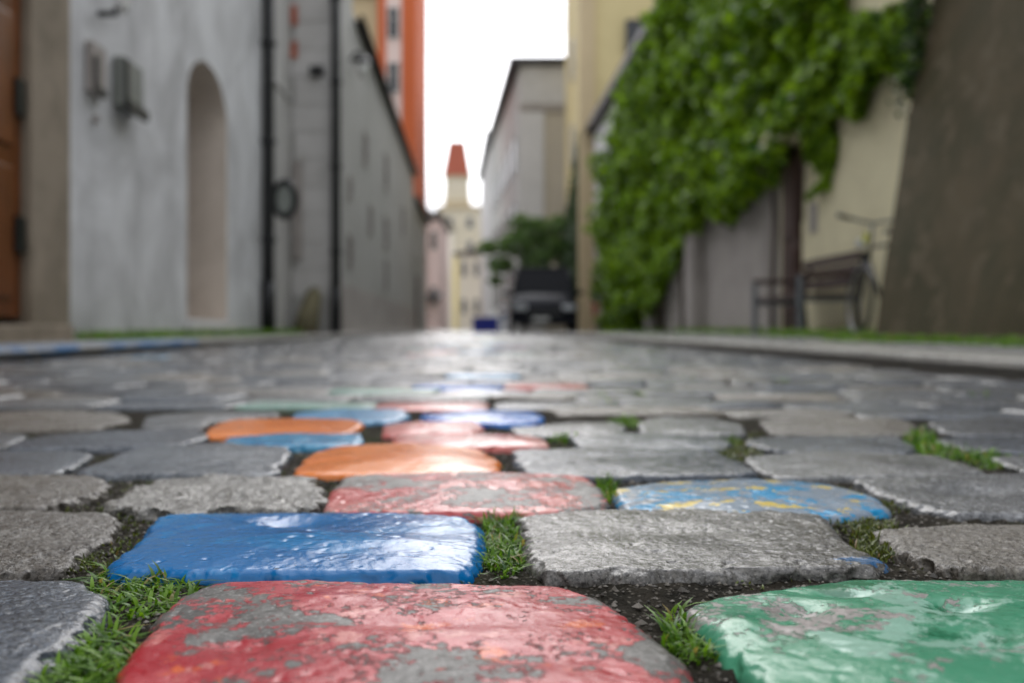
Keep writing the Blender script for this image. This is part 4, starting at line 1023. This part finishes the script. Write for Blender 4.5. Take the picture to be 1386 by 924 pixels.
# ------------------------------------------------------------------ foliage
def leaves(name, P, size, m, parent, rsd, up=.3, outward=None):
    n = len(P); d = rsd.normal(size=(n, 3)); 
    if outward is not None: d = d * .75 + np.asarray(outward)
    d /= np.linalg.norm(d, axis=1)[:, None]
    a = np.cross(d, rsd.normal(size=(n, 3))); a /= np.linalg.norm(a, axis=1)[:, None]; b = np.cross(d, a)
    s = (size * rsd.uniform(.55, 1.3, n))[:, None]
    # five-point leaf, folded along its rib
    pts = [P - a * s * .5, P - b * s * .42 - a * s * .05 + d * s * .12, P + a * s * .6, P + b * s * .42 - a * s * .05 + d * s * .12]
    V = np.stack(pts, 1).reshape(-1, 3); k = np.arange(n)[:, None] * 4
    T = np.vstack([k + np.array([[0, 1, 2]]), k + np.array([[0, 2, 3]])])
    me = npmesh(name, V, [T], False); o = link(name, me, m)
    if parent is not None:
        o.parent = parent; o.matrix_parent_inverse = Matrix.Translation(-Vector(parent.location))
    return o
def in_poly(X, Y, P):
    ins = np.zeros(len(X), bool)
    for a in range(len(P)):
        xa, ya = P[a]; xb, yb = P[(a + 1) % len(P)]
        if ya == yb: continue
        ins ^= ((ya > Y) != (yb > Y)) & (X < (xb - xa) * (Y - ya) / (yb - ya) + xa)
    return ins
rs2 = np.random.RandomState(21)
def ivy_wall(u, mask_px, n, size, bulge, seed, clump=1.2):
    """leaves over a wall plane u = const; the outline is measured on the photograph and laid on that wall"""
    M_ = []
    for px, py in mask_px:
        Y = Yat(px, u - bulge * .45); M_.append((Y, Zat(py, Y)))
    ys = [p[0] for p in M_]; zs = [p[1] for p in M_]
    Y = rs2.uniform(min(ys), max(ys), n * 3); z = rs2.uniform(max(.05, min(zs)), min(7.4, max(zs)), n * 3)
    jit = fbm(np.column_stack([Y, z, Y * 0]), 1.6, 3, seed) * .5
    k = in_poly(Y + jit, z + jit * .6, M_); Y, z = Y[k], z[k]
    Q = np.column_stack([Y, z, Y * 0])
    cl = np.clip(.42 + fbm(Q, clump, 3, seed + 4) * 1.1, 0.02, 1)
    hole = fbm(Q, 2.3, 3, seed + 8) > -.42
    Y, z, cl = Y[hole], z[hole], cl[hole]
    off = bulge * cl ** 1.3 * rs2.uniform(.25, 1.0, len(Y)) + .03
    P = np.column_stack([u - off - SL * Y, Y, z])
    return P[:n * 2]
iv = empty('ivy', W(4, 20, 0)); tag(iv, 'thick bright green ivy hanging over the grey white house and its eave', 'ivy')
main_mask = [(812, 452), (808, 330), (814, 215), (835, 140), (862, 80), (880, 20), (888, -200), (1118, -200), (1116, 60), (1085, 130), (1052, 165), (1040, 205), (1012, 262), (975, 300), (946, 296), (920, 318), (900, 352), (886, 398), (874, 430), (864, 388), (852, 442), (835, 455)]
P = ivy_wall(4.0, main_mask, 26000, .15, .75, 1.0)
leaves('leaves', P, .155, M['ivy'], iv, rs2, outward=(-.8, -.4, .45))
mb = MB()
for (px, z1, w) in ((936, 3.2, .06), (944, 3.6, .045), (895, 3.4, .06), (925, 3.0, .04), (868, 3.0, .05), (1046, 3.2, .03)):
    Y = Yat(px, 3.94); pts = [W(3.93 + .03 * math.sin(k * 1.3 + px), Y + .12 * math.sin(k * .9 + px), PZ + z1 * k / 7) for k in range(8)]
    MB().tube(pts, [w * (1.2 - .07 * k) for k in range(8)], 8).build('stem', M['bark'], iv, True)
iv2 = empty('ivy', W(4, 11, 0)); tag(iv2, 'ivy strand hanging beside the dark red door onto the cream wall', 'ivy')
P1 = ivy_wall(4.0, [(1086, 60), (1130, 60), (1122, 130), (1116, 200), (1112, 262), (1090, 268), (1086, 200)], 2300, .12, .30, 3.0)
P2 = ivy_wall(4.0, [(1100, 20), (1215, 12), (1245, 10), (1240, 110), (1225, 130), (1205, 105), (1180, 88), (1150, 140), (1125, 160), (1100, 150)], 3600, .12, .42, 5.0)
leaves('leaves', np.vstack([P1, P2]), .115, M['ivy'], iv2, rs2, outward=(-.8, -.4, .45))
MB().tube([W(3.93, 11.9, 1.4), W(3.9, 11.7, 2.6), W(3.93, 11.2, 3.2), W(3.9, 9.2, 3.1)], .022, 6).build('stem', M['bark'], iv2, True)
iv3 = empty('ivy', W(2.9, 6.9, 2.0)); tag(iv3, 'small ivy fringe draping over the far edge of the dark mossy wall', 'ivy')
Yc = rs2.uniform(6.62, 6.85, 900); zc = 1.55 + rs2.uniform(0, 1, 900) ** .6 * 2.2; 
P = np.column_stack([2.66 + .16 * zc - SL * Yc + rs2.normal(0, .05, 900) - .02, Yc, zc]); leaves('leaves', P, .07, M['ivyd'], iv3, rs2, outward=(-.6, .2, .3))
MB().tube([W(2.98, 6.74, 1.5), W(3.05, 6.74, 2.4), W(3.3, 6.74, 3.8)], .012, 6).build('stem', M['bark'], iv3, True)
iv4 = empty('ivy', W(4, 36, 0)); tag(iv4, 'dark ivy climbing the street side of the yellow house', 'ivy')
n = 6000; Y = rs2.uniform(34.6, 43, n); zmax = 1.0 + 6.2 * np.clip((43.5 - Y) / 8, 0, 1); z = rs2.uniform(.2, 1, n) * zmax
P = np.column_stack([3.9 - SL * Y - rs2.uniform(0, .5, n) * (1 - z / 9) - .05, Y, z])
leaves('leaves', P, 0.16, M['ivyd'], iv4, rs2, outward=(-.8, -.4, .4))
MB().tube([W(3.93, 35, 0), W(3.9, 35.3, 2.5), W(3.93, 36, 5.2)], .05, 6).build('stem', M['bark'], iv4, True)

# tree behind the car
def tree(name, label, x, y, lobes, trunk_h, m, n, size):
    t = empty(name, (x, y, 0)); tag(t, label, 'tree')
    mb = MB(); mb.tube([(x, y, 0), (x + .05, y, trunk_h * .5), (x - .02, y, trunk_h)], [.13, .10, .08], 10)
    for (a, b, c, r_) in lobes: mb.tube([(x - .02, y, trunk_h * .9), (x + a * .5, y + b * .5, (trunk_h + c) / 2 + .1), (x + a, y + b, c)], [.06, .04, .015], 6)
    mb.build('trunk', M['bark'], t, True)
    Ps = []
    for (a, b, c, r_) in lobes:
        k = int(n * r_ ** 2 / sum(l[3] ** 2 for l in lobes)); d = rs2.normal(size=(k, 3)); d /= np.linalg.norm(d, axis=1)[:, None]
        rr = r_ * rs2.uniform(.25, 1, k) ** .5 * (1 + .5 * noise3(d + a * 3, 2.2, 3.0))
        Ps.append(np.array([x + a, y + b, c]) + d * rr[:, None] * np.array([1, 1, .7]))
    o = leaves('crown', np.vstack(Ps), size, m, t, rs2)
    return t
tree('small_tree', 'small leafy tree behind the black car in front of the grey house', .45, 39, [(-.9, 0, 2.6, .55), (-1.45, .2, 3.3, .42), (-.3, 0, 3.4, .75), (.4, .2, 4.0, .7), (1.1, .3, 3.3, .8), (.5, -.2, 2.7, .7), (-.1, .3, 4.3, .45), (1.5, .5, 4.2, .6), (-1.1, 0, 2.0, .3)], 1.9, M['treeleaf'], 3600, .17)

# grass along the wall feet
def wall_grass():
    parts = []
    def strip(u0, u1, Y0, Y1, n, L, w, thr=-9):
        Y = rs.uniform(Y0, Y1, n); u = u0 + (u1 - u0) * rs.uniform(0, 1, n) ** .7
        nz = fbm(np.column_stack([Y, u * 0, u * 0]), 1.1, 3, 12); k = nz > thr; Y, u = Y[k], u[k]
        v, q = blades(u - SL * Y, Y, np.full(len(Y), PZ - .01), L, w, rs, .7); parts.append((v, q, 0))
    strip(-2.80, -2.48, 6.7, 15.3, 16000, .085, .008, -.5); strip(-2.8, -2.6, 16, 24, 2500, .09, .01, .0)
    strip(2.70, 2.40, 3.0, 6.9, 8000, .06, .006, -.35); strip(3.98, 2.9, 7.2, 9.8, 6000, .10, .008, -.1); strip(3.98, 3.6, 12, 30, 6000, .12, .012, -.05)
    strip(3.98, 3.1, 9.8, 12, 1500, .05, .008, -.1)
    blade_mesh('grass', parts, [M['grass']], 'green grass growing along the foot of the walls beside the pavements', 'grass')
wall_grass()

# ------------------------------------------------------------------ bench (near end towards the lens)
def bench():
    t = empty('bench', W(3.6, 10.85, PZ)); tag(t, 'dark slatted bench with grey steel legs against the cream wall', 'bench')
    Y0, Y1 = 10.05, 11.65; uf, ub = 3.30, 3.86
    for k, Y in enumerate((Y0, Y1)):
        MB().tube([W(uf, Y, PZ), W(uf, Y, .66)], .032, 8).build('leg', M['steel'], t)
        MB().tube([W(ub + .05, Y, PZ), W(ub, Y, .45), W(ub + .10, Y, .90)], .03, 8).build('leg', M['black'], t)
        MB().tube([W(uf - .02, Y, .67), W(ub + .05, Y, .68)], .03, 8).build('armrest', M['benchwood'], t)
        MB().tube([W(uf, Y, .42), W(ub, Y, .42)], .022, 8).build('seat_bearer', M['steel'], t)
    mb = MB()
    for k in range(5):
        u = uf + .02 + k * .108; mb.sbox(u, u + .09, Y0 - .06, Y1 + .06, .445, .475)
    mb.build('seat', M['benchwood'], t, bevel=.006)
    mb = MB()
    for k in range(3):
        z = .56 + k * .125; u = ub - .035 + (z - .45) * .22; mb.sbox(u - .03, u - .005, Y0 - .06, Y1 + .06, z, z + .10)
    mb.build('backrest', M['benchwood'], t, bevel=.006)
bench()

# ------------------------------------------------------------------ bicycle leaning behind the wall end
def bicycle():
    ox, oy = 3.22, 8.75
    t = empty('bicycle', (ox, oy, PZ)); tag(t, 'bicycle with straight handlebar between the bench and the dark wall', 'bicycle')
    z0 = PZ; tilt = .06
    def Q(y, z, x=0): return Vector((ox + x + tilt * (z - .0), oy + y, z0 + z))
    for y in (-.52, .52):
        w = MB().torus(Q(y, .34), (1, 0, -.06), .325, .018, 36, 8).build('wheel', M['tyre'], t, True)
        mb = MB()
        for k in range(18):
            a = 2 * math.pi * k / 18; mb.tube([Q(y, .34), Q(y + .31 * math.cos(a), .34 + .31 * math.sin(a))], .0015, 4)
        mb.build('spokes', M['rim'], w); MB().torus(Q(y, .34), (1, 0, -.06), .305, .010, 36, 6).build('rim', M['rim'], w, True)
    fr = MB()
    bb, st, hd, hb = Q(-.06, .29), Q(-.22, .80), Q(.33, .82), Q(.37, .70)
    for a, b, r_ in ((bb, st, .016), (st, hd, .015), (bb, hb, .019), (hd, hb, .02), (bb, Q(-.52, .34), .011), (st, Q(-.52, .34), .009)): fr.tube([a, b], r_, 8)
    fr.build('frame', M['black'], t, True)
    MB().tube([hb, Q(.47, .45), Q(.52, .34)], .014, 8).build('fork', M['black'], t, True)
    MB().tube([hd, Q(.30, 1.02)], .014, 8).build('stem', M['steel'], t, True)
    h = MB().tube([Q(.24, 1.10, -.34), Q(.28, 1.05, -.12), Q(.30, 1.03, 0), Q(.28, 1.05, .12), Q(.24, 1.08, .34)], .014, 8).build('handlebar', M['steel'], t, True)
    MB().tube([Q(.23, 1.10, -.35), Q(.26, 1.07, -.22)], .021, 8).build('grip', M['black'], h, True)
    MB().tube([Q(.23, 1.08, .35), Q(.26, 1.06, .22)], .021, 8).build('grip', M['black'], h, True)
    s = MB(); s.add([Q(-.36, .93, -.08), Q(-.36, .93, .08), Q(-.02, .94, .02), Q(-.02, .94, -.02), Q(-.36, .88, -.07), Q(-.36, .88, .07), Q(-.02, .91, .02), Q(-.02, .91, -.02)],
                    [(0, 1, 2, 3), (7, 6, 5, 4), (0, 4, 5, 1), (1, 5, 6, 2), (2, 6, 7, 3), (3, 7, 4, 0)])
    s.tube([st, Q(-.21, .89)], .013, 8); s.build('saddle', M['black'], t)
    MB().tube([Q(.42, .86, -.045), Q(.47, .86, -.045)], .045, 12).build('headlight', M['lamp'], t, True)
    MB().tube([Q(.33, .86, -.05), Q(.33, .95, -.045)], .024, 8).build('yellow_tag', M['yellow'], t)
    MB().tube([bb + Vector((.05, 0, 0)), Q(.02, .15, .07)], .009, 6).build('crank', M['steel'], t)
    mb = MB().tube([Q(.05, .14, .06), Q(.05, .14, .15)], .018, 6).build('pedal', M['black'], t)
bicycle()

# ------------------------------------------------------------------ car (front towards the lens)
def car():
    cx, cy = .84, 25.6
    t = empty('parked_car', (cx, cy + 2.1, 0)); tag(t, 'black car parked nose first on the right before the small tree', 'car')
    secs = [  # y, half width, z low, z belt
        (0.0, .74, .30, .62), (.08, .84, .22, .78), (.30, .90, .20, .98), (.70, .91, .20, 1.06), (1.6, .92, .20, 1.08), (3.2, .92, .20, 1.06), (3.9, .90, .24, 1.08), (4.2, .84, .32, 1.0), (4.28, .76, .40, .85)]
    mb = MB(); n = 16; vs = []
    for (y, hw, zl, zb) in secs:
        for k in range(n):
            a = 2 * math.pi * (k + .5) / n; c_, s_ = math.cos(a), math.sin(a)
            ex = .45
            vs.append((cx + hw * math.copysign(abs(c_) ** ex, c_), cy + y, (zl + zb) / 2 + (zb - zl) / 2 * math.copysign(abs(s_) ** ex, s_)))
    fs = [(i * n + k, i * n + (k + 1) % n, (i + 1) * n + (k + 1) % n, (i + 1) * n + k) for i in range(len(secs) - 1) for k in range(n)]
    fs += [tuple(range(n)), tuple((len(secs) - 1) * n + k for k in range(n))[::-1]]
    body = mb.add(vs, fs).build('body', M['carpaint'], t, True)
    # greenhouse
    def ring(y, hw, z): return [(cx - hw, cy + y, z), (cx + hw, cy + y, z)]
    g0 = [(.80, .80, 1.04), (1.22, .70, 1.70), (3.75, .66, 1.72), (4.15, .78, 1.04)]
    vs = [p for y, hw, z in g0 for p in ring(y, hw, z)]
    MB().add(vs, [(0, 1, 3, 2), (4, 5, 7, 6), (0, 2, 4, 6), (1, 7, 5, 3), (2, 3, 5, 4)]).build('windows', M['carglass'], t)
    MB().box((cx, cy + 2.5, 1.745), (1.42, 2.5, .06)).build('roof', M['carpaint'], t, bevel=.02)
    for s in (-1, 1):
        mb = MB(); mb.tube([(cx + s * .82, cy + .78, 1.04), (cx + s * .69, cy + 1.21, 1.71)], .035, 6); mb.tube([(cx + s * .67, cy + 3.76, 1.72), (cx + s * .80, cy + 4.16, 1.04)], .05, 6)
        mb.tube([(cx + s * .845, cy + 2.75, 1.03), (cx + s * .665, cy + 2.75, 1.72)], .035, 6)
        mb.build('pillar_trim', M['carpaint'], t, True)
    MB().box((cx, cy - .015, .52), (.9, .06, .20)).build('grille', M['black'], t, bevel=.01)
    MB().box((cx, cy - .03, .32), (1.62, .16, .16)).build('bumper', M['carpaint'], t, bevel=.03)
    MB().box((cx - .10, cy - .125, .36), (.42, .02, .09)).build('number_plate', M['plate'], t)
    for s in (-1, 1):
        MB().box((cx + s * .62, cy + .03, .66), (.34, .14, .15), Matrix.Rotation(-s * .25, 3, 'Z')).build('headlight', M['lamp'], t, bevel=.03)
        MB().box((cx + s * 1.0, cy + 1.25, 1.08), (.17, .09, .13)).build('wing_mirror', M['carpaint'], t, bevel=.03)
        for y in (.82, 3.5):
            w = MB().torus((cx + s * .83, cy + y, .31), (1, 0, 0), .235, .085, 28, 10).build('wheel', M['tyre'], t, True)
            mb = MB().tube([(cx + s * .80, cy + y, .31), (cx + s * .90, cy + y, .31)], .045, 12)
            for k in range(5):
                a = 2 * math.pi * k / 5; mb.tube([(cx + s * .895, cy + y, .31), (cx + s * .885, cy + y + .18 * math.cos(a), .31 + .18 * math.sin(a))], .02, 6)
            mb.torus((cx + s * .885, cy + y, .31), (1, 0, 0), .18, .02, 24, 6); mb.build('rim', M['rim'], w, True)
car()

# ------------------------------------------------------------------ people far up the street
def person(x, y, rz, h, label, top, bot, legs, short=False):
    t = bpy.data.meshes.new('person'); k = h / 1.72
    J = {'pel': (0, 0, .93), 'chest': (0, .01, 1.25), 'neck': (0, .0, 1.46), 'head': (0, -.02, 1.60), 'crown': (0, -.01, 1.70),
         'shl': (.17, 0, 1.40), 'ell': (.23, .02, 1.12), 'wrl': (.22, -.08, .88), 'hal': (.21, -.11, .80), 'shr': (-.17, 0, 1.40), 'elr': (-.24, .02, 1.13), 'wrr': (-.24, -.06, .88), 'har': (-.235, -.09, .80),
         'hil': (.09, 0, .90), 'knl': (.10, -.03, .50), 'anl': (.10, .02, .09), 'tol': (.11, -.14, .03), 'hir': (-.09, 0, .90), 'knr': (-.11, .02, .50), 'anr': (-.12, .05, .09), 'tor': (-.13, -.10, .03)}
    rad = dict(pel=(.15, .11), chest=(.16, .11), neck=(.055, .055), head=(.08, .095), crown=(.06, .07), shl=(.06, .06), ell=(.042, .042), wrl=(.03, .03), hal=(.035, .02), hil=(.09, .09), knl=(.058, .06), anl=(.042, .045), tol=(.04, .03))
    names = list(J); E = [('pel', 'chest'), ('chest', 'neck'), ('neck', 'head'), ('head', 'crown'), ('chest', 'shl'), ('shl', 'ell'), ('ell', 'wrl'), ('wrl', 'hal'), ('chest', 'shr'), ('shr', 'elr'), ('elr', 'wrr'), ('wrr', 'har'),
         ('pel', 'hil'), ('hil', 'knl'), ('knl', 'anl'), ('anl', 'tol'), ('pel', 'hir'), ('hir', 'knr'), ('knr', 'anr'), ('anr', 'tor')]
    t.from_pydata([tuple(c * k for c in J[a]) for a in names], [(names.index(a), names.index(b)) for a, b in E], [])
    o = link('person', t, []); o.location = (x, y, 0); o.rotation_euler = (0, 0, rz)
    md = o.modifiers.new('skin', 'SKIN'); 
    for i, a in enumerate(names):
        b = a if a in rad else a[:-1] + 'l'; sv = t.skin_vertices[0].data[i]; sv.radius = (rad[b][0] * k, rad[b][1] * k); sv.use_root = (a == 'pel')
    o.modifiers.new('sub', 'SUBSURF').levels = 2
    dg = bpy.context.evaluated_depsgraph_get(); me = bpy.data.meshes.new_from_object(o.evaluated_get(dg)); o.modifiers.clear(); o.data = me
    me.materials.clear()
    for m_ in (M['skin'], top, bot, legs): me.materials.append(m_)
    for p in me.polygons:
        c = p.center / k; p.use_smooth = True
        arm = abs(c.x) > .195 and c.z > .7
        if c.z > 1.45 or (arm and c.z < 1.15): i = 0
        elif c.z > .95 or arm: i = 1
        elif c.z > (.52 if short else -1): i = 2
        else: i = 3
        p.material_index = i
    hm = MB()
    for a in range(7):
        th = math.pi / 2 * a / 6
        for b in range(14): ph = 2 * math.pi * b / 14; hm.v.append((.098 * k * math.cos(th) * math.cos(ph), (.01 + .108 * math.cos(th) * math.sin(ph)) * k, (1.62 + .12 * math.sin(th)) * k))
    hm.f += [(a * 14 + b, a * 14 + (b + 1) % 14, (a + 1) * 14 + (b + 1) % 14, (a + 1) * 14 + b) for a in range(6) for b in range(14)]
    ho = _old_build(hm, 'hair', M['hair'], None, True); ho.parent = o
    return tag(o, label, 'person')
person(-.42, 50, .3, 1.62, 'person in a white top and blue trousers left of the black car', M['shirt_w'], M['jeans'], M['jeans'])
person(2.72, 31.6, -.4, 1.68, 'person in a grey top and rust red shorts below the tan corner strip', M['shirt_g'], M['rust'], M['skin'], True)
# blue crate
cr = empty('plastic_crate', (-.62, 29.5, 0)); tag(cr, 'deep blue plastic crate on the cobbles left of the black car', 'crate')
mb = MB(); cxx, cyy = -.78, 29.5
for (c, s) in (((cxx, cyy, .02), (.76, .40, .03)), ((cxx, cyy - .19, .24), (.76, .02, .41)), ((cxx, cyy + .19, .24), (.76, .02, .41)), ((cxx - .37, cyy, .24), (.02, .355, .41)), ((cxx + .37, cyy, .24), (.02, .355, .41))): mb.box(c, s)
mb.build('body', M['crate'], cr)
MB().box((cxx, cyy - .207, .44), (.80, .012, .04)).box((cxx, cyy + .207, .44), (.80, .012, .04)).box((cxx - .391, cyy, .44), (.012, .39, .04)).box((cxx + .391, cyy, .44), (.012, .39, .04)).build('rim', M['crate'], cr)

# ------------------------------------------------------------------ sky, sun, camera
w = bpy.data.worlds.new('World'); scene.world = w; w.use_nodes = True
nt = w.node_tree; bg = nt.nodes['Background']
SUN_EL, SUN_AZ = 33.0, -1.0            # azimuth clockwise from +Y
sky = nt.nodes.new('ShaderNodeTexSky'); sky.sky_type = 'NISHITA'; sky.sun_disc = False
sky.sun_elevation = R(SUN_EL); sky.sun_rotation = R(SUN_AZ)
tc = nt.nodes.new('ShaderNodeTexCoord'); mp = nt.nodes.new('ShaderNodeMapping'); mp.inputs['Scale'].default_value = (1.2, 1.2, 3.0)
nz = nt.nodes.new('ShaderNodeTexNoise'); nz.inputs['Scale'].default_value = 2.6; nz.inputs['Detail'].default_value = 7; nz.inputs['Distortion'].default_value = .5
cr_ = nt.nodes.new('ShaderNodeMapRange'); cr_.inputs['From Min'].default_value = .35; cr_.inputs['From Max'].default_value = .62
cm = nt.nodes.new('ShaderNodeMix'); cm.data_type = 'RGBA'; cm.inputs[6].default_value = (5.0, 5.2, 5.8, 1); cm.inputs[7].default_value = (13.5, 13.5, 13.8, 1)
mx = nt.nodes.new('ShaderNodeMix'); mx.data_type = 'RGBA'; mx.inputs[0].default_value = .9
L = nt.links.new
L(tc.outputs['Generated'], mp.inputs[0]); L(mp.outputs[0], nz.inputs['Vector']); L(nz.outputs['Fac'], cr_.inputs['Value']); L(cr_.outputs[0], cm.inputs[0])
L(sky.outputs[0], mx.inputs[6]); L(cm.outputs[2], mx.inputs[7])
# the cloud is brightest round the veiled sun, low over the end of the street
dt = nt.nodes.new('ShaderNodeVectorMath'); dt.operation = 'DOT_PRODUCT'; L(tc.outputs['Generated'], dt.inputs[0])
dt.inputs[1].default_value = (math.sin(R(-2)) * math.cos(R(50)), math.cos(R(-2)) * math.cos(R(50)), math.sin(R(50)))
gl = nt.nodes.new('ShaderNodeMapRange'); gl.interpolation_type = 'SMOOTHERSTEP'; gl.inputs['From Min'].default_value = .5; gl.inputs['From Max'].default_value = 1.0; gl.inputs['To Min'].default_value = .95; gl.inputs['To Max'].default_value = 2.3
L(dt.outputs['Value'], gl.inputs['Value'])
gm = nt.nodes.new('ShaderNodeVectorMath'); gm.operation = 'SCALE'; L(mx.outputs[2], gm.inputs[0]); L(gl.outputs[0], gm.inputs['Scale'])
L(gm.outputs[0], bg.inputs['Color']); bg.inputs['Strength'].default_value = .1
sl = bpy.data.lights.new('sun', 'SUN'); sl.energy = .75; sl.angle = R(34); sl.color = (1, .97, .92)
so = bpy.data.objects.new('sun', sl); COL.objects.link(so)
az = R(SUN_AZ); dv = Vector((math.sin(az) * math.cos(R(SUN_EL)), math.cos(az) * math.cos(R(SUN_EL)), math.sin(R(SUN_EL))))
so.rotation_euler = (dv).to_track_quat('Z', 'Y').to_euler(); so.location = (0, 0, 30)

cd = bpy.data.cameras.new('camera'); co = bpy.data.objects.new('camera', cd); COL.objects.link(co); scene.camera = co
co.location = (0, 0, H); co.rotation_euler = (R(90), 0, 0)
cd.sensor_width = 36; cd.lens = 35.0; cd.shift_y = -18.0 / 1386
cd.clip_start = .02; cd.clip_end = 2000
cd.dof.use_dof = True; cd.dof.focus_distance = .52; cd.dof.aperture_fstop = 5.8; cd.dof.aperture_blades = 9

scene.view_settings.view_transform = 'Standard'; scene.view_settings.look = 'None'
scene.view_settings.exposure = 0.5; scene.view_settings.gamma = 1
scene.render.engine = 'CYCLES'
scene.cycles.use_denoising = True
scene.cycles.denoising_input_passes = 'RGB_ALBEDO_NORMAL'; scene.cycles.denoising_prefilter = 'ACCURATE'
scene.cycles.max_bounces = 6; scene.cycles.diffuse_bounces = 3; scene.cycles.glossy_bounces = 3; scene.cycles.transmission_bounces = 3
scene.cycles.sample_clamp_indirect = 6
